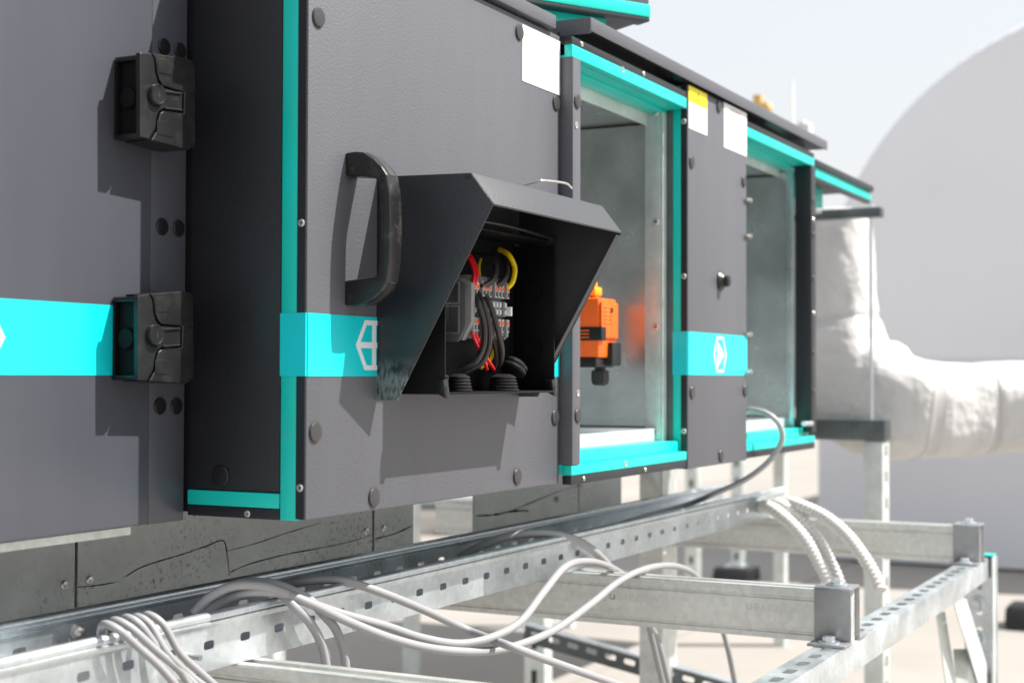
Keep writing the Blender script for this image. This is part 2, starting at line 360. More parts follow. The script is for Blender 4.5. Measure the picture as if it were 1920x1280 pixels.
MB().box(XL + .001, XR - .002, -.0007, .001, zs0, zs1).build('teal_band', 'cyan_band', door, smooth=False)
MB().box(XL - .0016, XL + .001, .0005, .0316, zs0, zs1).build('teal_band', 'cyan_band', cp, smooth=False)
e0 = at(666, 648, Y=0); e1 = at(697, 648, Y=0)
hexagon(door, e1.x + .003, -.0008, at(690, 647, Y=0).z, e1.x + .003 - e0.x, .0265, .0052, 'cross')
for q in [(596, 33), (590, 810), (700, 932), (969, 893), (973, 61), (1042, 193), (1040, 782)]:
    p = at(*q, Y=0); cap_disc(door, (p.x, -.0002, p.z), (0, -1, 0), .0102)
a, b = at(979, 48, Y=0), at(1047, 172, Y=0)
zl1 = at(979, 46, Y=0).z; zl0 = at(979, 152, Y=0).z
MB().box(a.x, XR - .0015, -.0009, .0005, zl0, zl1, bev=.0003).build('blank_label', 'label_white', door, smooth=False)
B('roof_fascia', 'powder', U2, XL - .012, at(1043, 50, Y=-.0075).x, -.0075, 1.0, ZT + .0035, 1.6815, bev=.0012)
# handle
hx0 = at(647, 400, Y=0).x; hw = .0235
prof = [(0, 1.4318), (-.012, 1.4325), (-.022, 1.4312), (-.034, 1.4238), (-.044, 1.4150), (-.0505, 1.4060), (-.0545, 1.385), (-.0555, 1.352), (-.0545, 1.318), (-.0510, 1.296), (-.044, 1.2865), (-.034, 1.2785), (-.022, 1.2732), (-.012, 1.2725), (0, 1.2732),
        (0, 1.2985), (-.022, 1.3005), (-.0370, 1.3020), (-.0410, 1.3075), (-.0425, 1.322), (-.0432, 1.352), (-.0425, 1.385), (-.0410, 1.398), (-.0370, 1.4030), (-.022, 1.4060), (0, 1.4080)]
hd = MB().extrude([(hx0, y, z) for y, z in prof], (hw, 0, 0), bev=.0016, seg=3).build('handle', 'handle_plastic', door, angle=50)
mbt = MB()
for s_, zc in ((1, 1.4318), (-1, 1.2732)):
    seg = prof[2:6] if s_ > 0 else prof[9:13]
    mbt.extrude([(hx0 + hw * .3, y - .0002, z + s_ * .0003) for y, z in seg] + [(hx0 + hw * .3, y + .002, z - s_ * .002) for y, z in seg[::-1]], (hw * .45, 0, 0))
mbt.build('hollow', 'print_black', hd)
# bent wire hook above the hood
p = at(990, 347, Y=-.004); p2 = at(1049, 350, Y=-.004)
hk = MB().tube(spline([(p.x, .002, p.z), (p.x + .002, -.018, p.z + .004), (p.x + .012, -.022, p.z + .006), (p2.x - .02, -.022, p2.z + .001), (p2.x, -.022, p2.z - .003)], 6), .0016, 8).build('wire_hook', 'screw', door)

# ------------------------------------------------------------------ rain hood over the terminal box
HX0, HX1 = 1.3482, 1.6870
hp = [(.0006, 1.4140), (-.1154, 1.4112), (-.1420, 1.3775), (-.0268, 1.1741), (.0006, 1.1739)]
HD = thing('rain_hood', 'dark grey sheet metal hood sheltering the open terminal box on the big door', 'hood', (1.52, -.07, 1.174))
mat('hood_shaded_worn', (.017, .020, .025), .40, 0, .5, bump=.5, bscale=360, bdist=.0007)  # hood paint darkened: the left cheek's shade is put into the base colour
# scuffed paint at the foot of the hood's cheek
n = M['hood_shaded_worn'].node_tree.nodes; l = M['hood_shaded_worn'].node_tree.links; bs = n['Principled BSDF']
gp = n.new('ShaderNodeNewGeometry'); sx = n.new('ShaderNodeSeparateXYZ'); l.new(gp.outputs['Position'], sx.inputs[0])
r1 = n.new('ShaderNodeMapRange'); r1.inputs[1].default_value = 1.222; r1.inputs[2].default_value = 1.196; l.new(sx.outputs['Z'], r1.inputs[0])
mp = n.new('ShaderNodeMapping'); mp.inputs['Scale'].default_value = (1, 1, .28); l.new(gp.outputs['Position'], mp.inputs[0])
ns = n.new('ShaderNodeTexNoise'); ns.inputs['Scale'].default_value = 330; ns.inputs['Detail'].default_value = 5; l.new(mp.outputs[0], ns.inputs['Vector'])
ns2 = n.new('ShaderNodeTexNoise'); ns2.inputs['Scale'].default_value = 60; l.new(gp.outputs['Position'], ns2.inputs['Vector'])
ad = n.new('ShaderNodeMath'); ad.operation = 'ADD'; l.new(ns.outputs[0], ad.inputs[0]); l.new(ns2.outputs[0], ad.inputs[1])
r2 = n.new('ShaderNodeMapRange'); r2.inputs[1].default_value = .82; r2.inputs[2].default_value = 1.12; l.new(ad.outputs[0], r2.inputs[0])
mu = n.new('ShaderNodeMath'); mu.operation = 'MULTIPLY'; l.new(r1.outputs[0], mu.inputs[0]); l.new(r2.outputs[0], mu.inputs[1])
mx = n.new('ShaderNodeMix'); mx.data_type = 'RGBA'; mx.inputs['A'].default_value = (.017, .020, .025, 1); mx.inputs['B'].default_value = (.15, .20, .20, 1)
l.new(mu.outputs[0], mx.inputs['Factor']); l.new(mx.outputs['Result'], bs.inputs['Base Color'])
ck = MB().extrude([(HX0, y, z) for y, z in hp], (.0016, 0, 0), bev=.0003).build('cheek', 'hood_shaded_worn', HD); ck['label'] = 'left cheek with pale scuffed paint at its lower tip'
MB().extrude([(HX1 - .0016, y, z) for y, z in hp], (.0016, 0, 0), bev=.0003).build('cheek', 'hood_paint', HD)
ri = [(hp[0][0], hp[0][1] + .0005), (hp[1][0], hp[1][1] + .0005), (hp[2][0] - .0004, hp[2][1] + .0003)]
MB().extrude([(HX0 + .0018, y, z) for y, z in ri] + [(HX0 + .0018, y + .0012, z - .0018) for y, z in ri[::-1]], (HX1 - HX0 - .0036, 0, 0), bev=.0003).build('roof_sheet', 'hood_paint', HD)
for x in (HX0 + .0017, HX1 - .0137):                      # inner return flanges along the sloping front edges
    a = Vector((x, hp[2][0] + .002, hp[2][1] - .004)); b = Vector((x, hp[3][0] - .0015, hp[3][1] + .006)); dv = Vector((0, .0012, .0006))
    MB().extrude([a, b, b + Vector((.012, 0, 0)), a + Vector((.012, 0, 0))], dv).build('return_flange', 'hood_paint', HD) if x > 1.5 else None
q = at(886, 328, Y=-.112); B('tab', 'print_black', HD, HX0 - .0006, HX0 + .0006, -.1155, -.1085, 1.4062, 1.4106)

# ------------------------------------------------------------------ terminal box
JB = thing('terminal_box', 'open black plastic terminal box under the rain hood', 'junction box', (1.53, -.03, 1.175))
bx0, bx1, byf, bz0, bz1 = 1.3915, 1.6665, -.0600, 1.1800, 1.3690
B('back_plate', 'box_black', JB, bx0, bx1, -.0035, -.0012, bz0, bz1)
lw = B('side_wall', 'box_black', JB, bx0, bx0 + .0025, byf, -.004, bz0, bz1, bev=.0006)
rw = B('side_wall', 'box_black', JB, bx1 - .0025, bx1, byf, -.004, bz0, bz1 - .006, bev=.0006)
tp = B('top_wall', 'box_black', JB, bx0 + .003, bx1 - .003, byf + .004, -.004, bz1 - .0025, bz1, bev=.0006)
bt = B('bottom_wall', 'box_black', JB, bx0 + .003, bx1 - .003, byf - .003, -.004, bz0, bz0 + .0025, bev=.0006)
for zz in (1.305, 1.235):
    MB().lathe((bx1 - .0027, -.032, zz), (-1, 0, 0), [(.0135, 0), (.0135, .0008), (.0122, .0008), (.0122, .0001), (0, .0001)], 26).build('knockout', 'box_black', rw)
for xx in (bx0 - .004, bx1 - .010):
    ear = MB().extrude([(xx, byf - .004, bz0 - .005), (xx, byf + .010, bz0 + .002), (xx, byf + .010, bz0 + .016), (xx, byf - .001, bz0 + .016)], (.010, 0, 0), bev=.0012).build('corner_ear', 'plastic_black', JB)
    MB().lathe((xx + .005, byf - .0025, bz0 + .006), (0, -1, 0), [(.0026, 0), (.0026, .0008), (0, .0006)], 12).build('screw_hole', 'print_black', ear)
for xx in (bx0, bx1 - .012): B('corner_tab', 'plastic_black', JB, xx, xx + .012, byf, byf + .01, bz1 - .003, bz1 + .005, bev=.001)
rim = MB().tube(spline([(bx0, byf - .001, bz1 - .004), (1.47, byf - .001, bz1 + .006), (1.56, byf - .001, bz1 + .006), (bx1, byf - .001, bz1 + .001)], 5), .0022, 8).build('gasket', 'rubber', JB)
def gland(x, y, r, tilt=0, n=5):
    pr = []
    for i in range(n):
        k = r * (1 - .05 * i); pr += [(k * .9, i * .0036), (k, i * .0036 + .0010), (k, i * .0036 + .0022), (k * .88, i * .0036 + .0030)]
    pr += [(r * .4, n * .0036 + .002), (0, n * .0036 + .002)]
    return MB().lathe((x, y, bz0 + .0026), (tilt, -tilt * .3, 1), pr, 26).build('grommet', 'rubber', JB)
for x, y, r, t in [(1.4520, -.044, .0150, 0), (1.4560, -.018, .0125, 0), (1.5600, -.043, .0190, 0), (1.5900, -.030, .0160, 0)]: gland(x, y, r, t)
MB().lathe((1.598, -.034, bz0 + .026), (.55, -.15, .85), [(.015, 0), (.0175, .002), (.0175, .004), (.0155, .006), (.0175, .008), (.0175, .010), (.012, .014), (0, .015)], 26).build('grommet', 'rubber', JB)

# terminal row on its rail
TR = thing('terminal_row', 'row of grey spring clamp terminals with orange release buttons inside the terminal box', 'terminal block', (1.48, -.02, 1.24))
YT = -.0400
def tpx(x, y, Y=YT): return at(x, y, Y=Y)
B('din_rail', 'galv', TR, bx0 + .004, 1.585, -.012, -.0045, 1.262, 1.290)
zc = at(920, 577, Y=YT).z
def tprof(x):      # YZ outline of a clamp: two wire steps and a raised middle
    h = .0365
    return [(x, -.010, zc - h), (x, YT + .004, zc - h), (x, YT - .001, zc - h + .004), (x, YT - .001, zc - .0125), (x, YT + .010, zc - .0115), (x, YT + .007, zc - .0095), (x, YT + .003, zc - .009),
            (x, YT + .003, zc + .009), (x, YT + .007, zc + .0095), (x, YT + .010, zc + .0115), (x, YT - .001, zc + .0125), (x, YT - .001, zc + h - .006), (x, YT + .005, zc + h), (x, -.010, zc + h)]
cols = [888, 893.6, 904.5, 910.8, 917, 928, 934.2, 940.4, 950.2]
xsT = [tpx(c, 560).x for c in cols]
for i, x in enumerate(xsT):
    tm = 'terminal_grey'
    t_ = MB().extrude(tprof(x - .0026), (.0052, 0, 0), bev=.0003).build('terminal', tm, TR)
    for s_, z_ in ((1, zc + .0200), (-1, zc - .0205)):
        fr = MB().box(x - .0023, x + .0023, YT - .0022, YT - .0005, z_ - .0075, z_ + .0075).build('clamp_frame', 'terminal_white', t_, smooth=False)
        MB().box(x - .0015, x + .0015, YT - .0030, YT - .0015, z_ + .0005, z_ + .0058).build('release_button', 'button_orange', t_, smooth=False)
        MB().box(x - .0015, x + .0015, YT - .0027, YT - .0015, z_ - .0064, z_ - .0006).build('wire_port', 'terminal_dark', t_, smooth=False)
    for z_ in (zc - .004, zc + .0045):
        MB().box(x - .0020, x + .0020, YT + .0008, YT + .004, z_ - .003, z_ + .003, bev=.0004).build('marker_tab', 'terminal_white', t_)
x = xsT[-1] + .0052
MB().box(x - .0022, x + .0022, YT - .004, YT + .004, zc - .008, zc + .003, bev=.0005).build('test_plug', 'label_white', TR)
# end stop on the left with its ribbed cheek
xe = xsT[0] - .0030
ec = MB().extrude([(xe - .0095, -.010, zc - .039), (xe - .0095, YT + .008, zc - .039), (xe - .0095, YT - .004, zc - .018), (xe - .0095, YT - .004, zc + .026), (xe - .0095, YT + .006, zc + .032), (xe - .0095, -.010, zc + .036)], (.0088, 0, 0), bev=.0008).build('end_stop', 'terminal_grey', TR)
for y0, y1, z0, z1 in [(-.030, -.016, .006, .032), (-.030, -.016, -.036, .000)]:
    pass
MB().lathe((xe - .0096, -.036, zc + .022), (-1, 0, 0), [(.0025, 0), (.0025, .0005), (0, .0005)], 12).build('pivot', 'print_black', ec)
ec2 = MB().extrude([(xe - .013, -.008, zc - .041), (xe - .013, YT + .012, zc - .041), (xe - .013, YT + .002, zc - .024), (xe - .013, YT + .002, zc + .024), (xe - .013, -.008, zc + .038)], (.003, 0, 0), bev=.0006).build('end_cheek', 'terminal_mid', TR)
for y0, y1, z0, z1 in [(-.029, -.012, .004, .026), (-.029, -.0195, -.030, -.001), (-.0175, -.0100, -.030, -.001)]:
    fr = B('cheek_frame', 'terminal_grey', ec2, xe - .0140, xe - .0131, y0 - .0016, y1 + .0016, zc + z0 - .0016, zc + z1 + .0016)
    B('cheek_recess', 'terminal_dark', ec2, xe - .0143, xe - .0141, y0, y1, zc + z0, zc + z1)
for k in range(5):
    z_ = zc - .018 - k * .0042; B('rib', 'terminal_white', ec, xe - .0060, xe - .0008, YT - .0025 + k * .0022, YT + .003 + k * .0022, z_ - .0011, z_ + .0011)

def wire(ps, m, r, label, group, k=8):
    """ps = (px, py, Y) points"""
    o = MB().tube(spline([at(a, b, Y=c) for a, b, c in ps], k), r, 10).build('wire', m)
    return single(o, label, 'wire', group)
for dx, wl in ((0, 'left'), (5.5, 'right')):
    wire([(868 + dx, 470, -.020), (880 + dx, 485, -.032), (889 + dx, 510, -.040), (886 + dx, 532, -.042), (884 + dx, 541, -.036)], 'wire_red', .0021, 'thin red wire curving into the top of the grey terminal row, the %s of two' % wl, 'red wires above the terminals')
for dx, wl in ((0, 'left'), (6, 'right')):
    wire([(882 + dx, 612, -.030), (886 + dx, 626, -.040), (895 + dx, 645, -.040), (906 + dx * 1.2, 672, -.036), (913 + dx * 2.2, 692, -.030)], 'wire_red', .0021, 'thin red wire dropping from the terminal row to the grommets, the %s of two' % wl, 'red wires below the terminals')
for dx, wl in ((0, 'innermost'), (4, 'middle'), (8, 'outermost')):
    wire([(898 + dx, 476, -.012), (915 + dx, 480, -.026), (928 + dx * .6, 500, -.038), (922 + dx * .7, 524, -.043), (903 + dx, 536 + dx * .4, -.041)], 'wire_black', .0021, wl + ' black wire of the left bundle arching over the terminal row', 'left bundle of black wires above the terminals')
for dx, wl in ((0, 'innermost'), (4, 'middle'), (8, 'outermost')):
    wire([(938 + dx * .5, 474, -.012), (948 + dx * .4, 494, -.032), (950 + dx * .3, 512, -.042), (940 + dx * .8, 528, -.043), (927 + dx * 1.3, 538, -.040)], 'wire_black', .0021, wl + ' black wire of the right bundle arching over the terminal row', 'right bundle of black wires above the terminals')
wire([(937, 468, -.020), (954, 478, -.036), (965, 502, -.043), (961, 528, -.044), (950, 541, -.040)], 'wire_yellow', .0032, 'thick yellow wire arching over the right end of the terminals', None)
wire([(901, 486, -.014), (898, 500, -.020), (900, 522, -.030), (905, 538, -.040)], 'wire_yellow', .0018, 'thin yellow wire behind the left black bundle', None)
wire([(925, 618, -.020), (926, 650, -.026), (918, 675, -.024), (900, 690, -.018)], 'wire_yellow', .0026, 'yellow wire hanging behind the black wires below the terminals', None)
for wl, (ps, r) in zip(('leftmost', 'second', 'rightmost', 'third and rear'), [([(890, 552, -.040), (899, 575, -.047), (908, 610, -.048), (906, 650, -.044), (890, 680, -.036), (862, 692, -.020)], .0036),
              ([(895, 548, -.040), (908, 575, -.050), (917, 612, -.051), (916, 650, -.046), (902, 680, -.038), (872, 697, -.022)], .0036),
              ([(910, 553, -.040), (922, 580, -.047), (934, 622, -.047), (941, 655, -.042), (938, 680, -.034), (926, 692, -.022)], .0034),
              ([(918, 600, -.030), (922, 625, -.034), (931, 660, -.034), (928, 684, -.028), (918, 696, -.018)], .0034)]):
    wire(ps, 'wire_black', r, wl + ' thick black wire looping down from the terminals to the box floor', 'thick black wires below the terminals')

# ------------------------------------------------------------------ first open bay
YP = -.0175
XB0 = 1.8075; Y2 = -.0180; XB1 = 2.2480
B1 = thing('ventilation_unit', 'open unit bay with teal frame and bare zinc interior holding the orange actuator', 'air handler', (2.05, .4, 1.05))
zt = [1.6595, 1.6488, 1.6315]; zb = [1.0848, 1.0668, 1.0545]
def rails(U, x0, x1, yp, ztt, zbb, xe=None):
    t = B('top_rail', 'teal', U, x0, x1, yp, yp + .012, ztt[2], ztt[1] - .0004, bev=.0007)
    B('top_edge', 'powder_dark', U, x0, x1, yp + .0006, yp + .012, ztt[1], ztt[0], bev=.0007)
    B('top_reveal', 'teal', U, x0 + .001, x1, yp + .0125, .016, ztt[2] - .0005, ztt[2] + .003)
    B('top_reveal', 'teal', U, x0 + .001, x1, .0165, .0445, ztt[2] - .0055, ztt[2] + .002, bev=.0006)
    b = B('bottom_rail', 'teal', U, x0, x1, yp, yp + .014, zbb[1], zbb[0] - .0045, bev=.0009)
    B('bottom_edge', 'powder_dark', U, x0, x1, yp + .0006, yp + .014, zbb[2], zbb[1] - .0004, bev=.0007)
    B('bottom_reveal', 'teal', U, x0 + .001, x1, yp + .0145, .030, zbb[1] + .001, zbb[0] + .0120, bev=.0008)
    return t, b
tr1, br1 = rails(B1, XB0, XB1 - .004, YP, zt, zb)
def interior(U, x0, x1, z0, z1, yf=.032, back=.36):
    B('inner_side', 'galv_inner', U, x1 - .004, x1, yf, back, z0, z1)
    B('inner_side', 'galv_inner', U, x0, x0 + .004, yf, back, z0, z1)
    B('inner_back', 'galv_inner', U, x0 + .0045, x1 - .0045, back - .004, back, z0, z1)
    B('inner_ceiling', 'galv_inner', U, x0 + .0045, x1 - .0045, yf + .018, back - .0045, z1 - .004, z1)
    B('inner_floor', 'galv', U, x0 + .0045, x1 - .0045, yf, back - .0045, z0, z0 + .004)
    B('ceiling_lip', 'galv_pale', U, x0 + .0045, x1 - .0045, .0455, .0490, z1 - .010, z1 + .010)
    B('floor_lip', 'galv_pale', U, x0 + .0045, x1 - .0045, .0305, .0335, z0 - .016, z0 + .004)
    B('corner_seam', 'seam', U, x1 - .0055, x1 - .0042, yf + .02, back - .005, z1 - .0075, z1 - .0045)
    B('corner_seam', 'seam', U, x1 - .0060, x1 - .0042, yf + .02, back - .005, z0 + .0045, z0 + .0062)
    B('shell', 'powder_dark', U, x0, x1, back + .001, 1.0, z0 - .02, z1 + .02)
interior(B1, XB0 + .002, XB1 - .006, 1.1130, 1.6170)
ps_ = B('post', 'powder', B1, XB0, 1.8325, YP - .0012, .012, zb[0] - .004, zt[2], bev=.0012)
p = at(1079, 190, Y=YP); cap_disc(ps_, (1.8200, YP - .0013, p.z), (0, -1, 0), .0098)
p = at(1082, 779, Y=YP); cap_disc(ps_, (1.8235, YP - .0013, p.z), (0, -1, 0), .0098)
for q in [(1079, 235), (1082, 737)]:
    p = at(*q, Y=YP); MB().lathe((p.x, YP - .0013, p.z), (0, -1, 0), [(.0048, 0), (.0048, .0008), (.0033, .0008), (.0030, .0001), (0, .0001)], 18).build('rivet_ring', 'screw', ps_)
# zinc flange on the bay's far side, with rivets
yfa, yfb = at(1240, 500, X=XB1 - .018).y, at(1209, 500, X=XB1 - .018).y
fl = B('flange', 'galv_flange', B1, XB1 - .018, XB1 - .011, yfa + .0004, yfb, 1.0845, 1.6440, bev=.0008)
B('flange_edge', 'galv_pale', B1, XB1 - .0182, XB1 - .0015, yfa - .0030, yfa, 1.085, 1.6440, bev=.0006)
for q in [(1230, 211), (1230, 416), (1230, 612), (1230, 809)]:
    p = at(*q, X=XB1 - .018); screw(fl, (XB1 - .0181, p.y, p.z), (-1, 0, 0), .0052)
for q in [(1168, 131)]:
    p = at(*q, Y=YP); MB().lathe((p.x, YP - .0001, p.z), (0, -1, 0), [(.0045, 0), (.0045, .0007), (.003, .0007), (.0028, .0001), (0, .0001)], 16).build('rivet_ring', 'screw', tr1)
for q in [(1173, 871)]:
    p = at(*q, Y=YP); MB().lathe((p.x, YP - .0001, 1.0735), (0, -1, 0), [(.0045, 0), (.0045, .0007), (.003, .0007), (.0028, .0001), (0, .0001)], 16).build('rivet_ring', 'screw', br1)
for q in [(1095, 893), (1210, 872)]:
    p = at(*q, Y=YP); screw(br1, (p.x, YP + .0004, 1.0605), (0, -1, 0), .0032)
for q in [(1091, 83), (1207, 140)]:
    p = at(*q, Y=YP); screw(tr1, (p.x, YP + .0004, 1.6540), (0, -1, 0), .0036)

# damper actuator
AC = thing('damper_actuator', 'orange damper actuator with black cable gland inside the first open bay', 'actuator', (2.09, .1, 1.23))
ya = .056; ax0, ax1 = 2.062, 2.131; az0, az1 = 1.2285, 1.3200
B('housing', 'actuator_orange', AC, ax0, ax1, ya, ya + .075, az0, az1, bev=.004)
B('cover_step', 'actuator_orange', AC, ax0 + .003, ax1 - .003, ya - .004, ya - .0002, az0 + .030, az1 - .006, bev=.0018)
B('name_plate', 'plastic_black', AC, ax0 - .0025, ax0 + .016, ya - .006, ya + .062, az0 + .026, az0 + .047, bev=.002)
for k in range(3): B('print_line', 'actuator_orange', AC, ax0 - .0032, ax0 - .0026, ya + .015, ya + .045, az0 + .030 + k * .0052, az0 + .0318 + k * .0052)
B('connector', 'plastic_black', AC, ax0 + .034, ax1 + .002, ya - .008, ya + .05, az0 - .012, az0 + .024, bev=.003)
B('base', 'plastic_black', AC, ax0 - .001, ax1 - .002, ya + .004, ya + .075, az0 - .0145, az0 - .0004, bev=.002)
MB().lathe((ax0 + .046, ya + .018, az0 - .0146), (0, 0, -1), [(.009, 0), (.009, .004), (.0145, .005), (.0150, .020), (.0125, .026), (.0085, .028), (0, .028)], 8).build('cable_gland', 'plastic_black', AC)
MB().lathe((ax0 + .040, ya - .0042, az1 - .018), (0, -1, 0), [(.0045, 0), (.0045, .0008), (0, .0008)], 16).build('dial', 'print_black', AC)
for i in range(5):
    for j in range(2): B('print_line', 'print_black', AC, ax0 + .010 + j * .02, ax0 + .020 + j * .02, ya - .0045, ya - .0040, az1 - .016 - i * .006, az1 - .0148 - i * .006)
cl = MB().tube(spline([(ax0 + .016, ya + .03, az1 - .002), (ax0 + .014, ya + .03, az1 + .018), (ax0 + .022, ya + .03, az1 + .034), (ax0 + .040, ya + .03, az1 + .034), (ax0 + .048, ya + .03, az1 + .018), (ax0 + .046, ya + .03, az1 - .002)], 5), .0065, 10).build('clamp', 'clamp_amber', AC)
B('clamp_jaw', 'clamp_amber', AC, ax0 + .018, ax0 + .046, ya + .014, ya + .05, az1 + .004, az1 + .018, bev=.003)
MB().lathe((ax0 + .032, ya + .03, az1 + .0345), (0, 0, 1), [(.006, 0), (.006, .012), (.0045, .014), (0, .014)], 12).build('shaft', 'screw', AC)

# ------------------------------------------------------------------ narrow closed panel section
XP0, XP1 = 2.2484, 2.5450
U3 = thing('ventilation_unit', 'narrow closed grey unit panel between the two open bays with yellow sticker', 'air handler', (2.45, .4, 1.05))
B('body', 'powder_dark', U3, XP0 + .003, XP1 - .003, .030, 1.0, 1.052, 1.658)
pn = B('panel', 'powder', U3, XP0, XP1, Y2, Y2 + .0112, 1.0515, 1.6715, bev=.0018)
pe = B('panel_edge', 'powder_dark', U3, XP0 - .0008, XP0 + .012, Y2 + .0022, Y2 + .0118, 1.0525, 1.6700)
ct = B('corner_post', 'teal', U3, XP0 - .0005, XP0 + .012, .0122 + Y2, .0256 + Y2, 1.0515, 1.6700, bev=.0006)
B('corner_edge', 'steel_dark', U3, XP0 - .0002, XP0 + .012, .0260 + Y2, .0368 + Y2, 1.0525, 1.6690)
z0_, z1_ = at(1300, 703, Y=Y2).z, at(1300, 622, Y=Y2).z
MB().box(XP0 + .001, XP1 + .0006, Y2 - .0007, Y2 + .001, z0_, z1_).build('teal_band', 'cyan_band', pn, smooth=False)
MB().box(XP0 - .0016, XP0 + .001, Y2 + .0005, Y2 + .0259, z0_, z1_).build('teal_band', 'cyan_band', ct, smooth=False)
c0, c1 = at(1337, 661, Y=Y2), at(1361, 661, Y=Y2)
hexagon(pn, (c0.x + c1.x) / 2, Y2 - .0008, (z0_ + z1_) / 2, (c1.x - c0.x) / 2, (z1_ - z0_) * .43, .0042, 'play')
for q in [(1296, 304), (1297, 735), (1351, 854), (1347, 200), (1394, 340), (1397, 732)]:
    p = at(*q, Y=Y2); cap_disc(pn, (min(p.x, XP1 - .011), Y2 - .0002, p.z), (0, -1, 0), .0106)
p = at(1350, 527, Y=Y2); MB().lathe((p.x, Y2 - .0002, p.z), (0, -1, 0), [(.0165, 0), (.0165, .002), (.013, .006), (.010, .009), (.0095, .016), (.007, .0175), (0, .0175)], 24).build('lock_boss', 'plastic', pn)
for q in [(1283, 228), (1283, 518), (1284, 808)]:
    p = at(*q, X=XP0); screw(pe, (XP0 - .0009, Y2 + .0068, p.z), (-1, 0, 0), .0046)
def sticker(parent, x0, x1, z0, z1, y, m, name='sticker'): return MB().box(x0, x1, y - .0006, y + .0004, z0, z1).build(name, m, parent, smooth=False)
a = at(1291, 162, Y=Y2); b = at(1325, 180, Y=Y2); zt_ = at(1291, 160, Y=Y2).z; zm_ = at(1291, 190, Y=Y2).z; zb_ = at(1291, 240, Y=Y2).z
ylw = sticker(pn, a.x, b.x, zm_, zt_, Y2 - .0002, 'label_yellow', 'yellow_sticker'); sticker(pn, a.x, b.x, zb_, zm_ - .0003, Y2 - .0002, 'label_white', 'white_sticker')
cx_ = (a.x + b.x) / 2; cz_ = (zt_ + zm_) / 2
MB().extrude([(cx_ - .008, Y2 - .0009, cz_ - .006), (cx_ + .008, Y2 - .0009, cz_ - .006), (cx_, Y2 - .0009, cz_ + .008)], (0, -.0003, 0)).extrude([(cx_ - .0052, Y2 - .0012, cz_ - .0045), (cx_ + .0052, Y2 - .0012, cz_ - .0045), (cx_, Y2 - .0012, cz_ + .005)], (0, -.0001, 0)).build('warning_mark', 'print_black', ylw, smooth=False)
MB().extrude([(cx_ - .0052, Y2 - .0014, cz_ - .0045), (cx_ + .0052, Y2 - .0014, cz_ - .0045), (cx_, Y2 - .0014, cz_ + .005)], (0, -.0001, 0)).build('warning_field', 'label_yellow', ylw, smooth=False)
a = at(1357, 200, Y=Y2); zt_ = at(1357, 192, Y=Y2).z; zb_ = at(1357, 276, Y=Y2).z
pl = sticker(pn, a.x, XP1 - .001, zb_, zt_, Y2 - .0002, 'label_white', 'rating_plate'); mbp = MB(); wd_ = XP1 - a.x
for i in range(22):
    z_ = zt_ - .006 - i * (zt_ - zb_ - .012) / 21; L_ = wd_ * random.uniform(.35, .8); o_ = wd_ * (.25 if i < 4 else .08)
    mbp.box(a.x + o_, min(a.x + o_ + L_, XP1 - .006), Y2 - .0010, Y2 - .0007, z_ - .0007, z_ + .0007)
pr_ = mbp.build('printed_lines', 'print_grey', pl, smooth=False); pr_['kind'] = 'stuff'
for q in [(1395, 372), (1395, 440), (1396, 626), (1396, 697)]:
    p = at(*q, Y=Y2 - .004); bo = MB(); bo.tube([(XP1 - .014, Y2 - .004, p.z), (XP1 + .006, Y2 - .004, p.z)], .0026, 10); hex_bolt(bo, (XP1 + .003, Y2 - .004, p.z), (1, 0, 0), .0052, False)
    bo.build('bolt', 'screw', pn)

# ------------------------------------------------------------------ second open bay
XC1 = 2.9520
B2 = thing('ventilation_unit', 'second open bay at the far end with zinc interior and dark end post', 'air handler', (2.78, .4, 1.05))
rails(B2, XP1 + .002, XC1 + .034, YP, [1.6595, 1.6488, 1.6315], [1.0848, 1.0668, 1.0545])
interior(B2, XP1 + .003, XC1 + .008, 1.1130, 1.6200)
B('post', 'powder_dark', B2, XC1, XC1 + .0325, YP - .003, .0140, 1.088, 1.6310, bev=.001)
fe = B('flange_edge', 'galv', B2, XC1 - .004, XC1 + .004, .0160, .0300, 1.092, 1.622, bev=.0006)
MB().tube([(XC1 - .03, -.012, 1.1060), (XC1 + .0, -.020, 1.1060)], .0052, 12).build('stub_pipe', 'galv', B2)
for q in (1.56, 1.49, 1.40, 1.25, 1.17): cap_disc(B2, (XC1 + .014, YP - .0032, q), (0, -1, 0), .0062)
for q in (1.52, 1.33): screw(B2, (XC1 + .014, YP - .0032, q), (0, -1, 0), .0045)

# end canopy beyond the last bay
EC = thing('roof_canopy', 'thin teal edged canopy projecting past the far end of the unit', 'canopy', (3.25, .4, 1.6))
xa, xb = 2.9880, 3.5180
B('front_rail', 'teal', EC, xa, xb, -.004, .010, 1.6190, 1.6395, bev=.0008)
B('cover_sheet', 'powder_dark', EC, xa, xb + .004, -.010, 1.0, 1.6400, 1.6530, bev=.001)
B('lower_edge', 'powder_dark', EC, xa, xb, -.003, .010, 1.6120, 1.6185)
B('inner_rail', 'teal', EC, xa, xb - .10, .085, .100, 1.5950, 1.6390)
B('soffit', 'galv_pale', EC, xa, xb - .05, .101, .95, 1.5890, 1.5945)
B('end_wall', 'powder_dark', EC, xa, xa + .02, .11, .95, 1.06, 1.588)

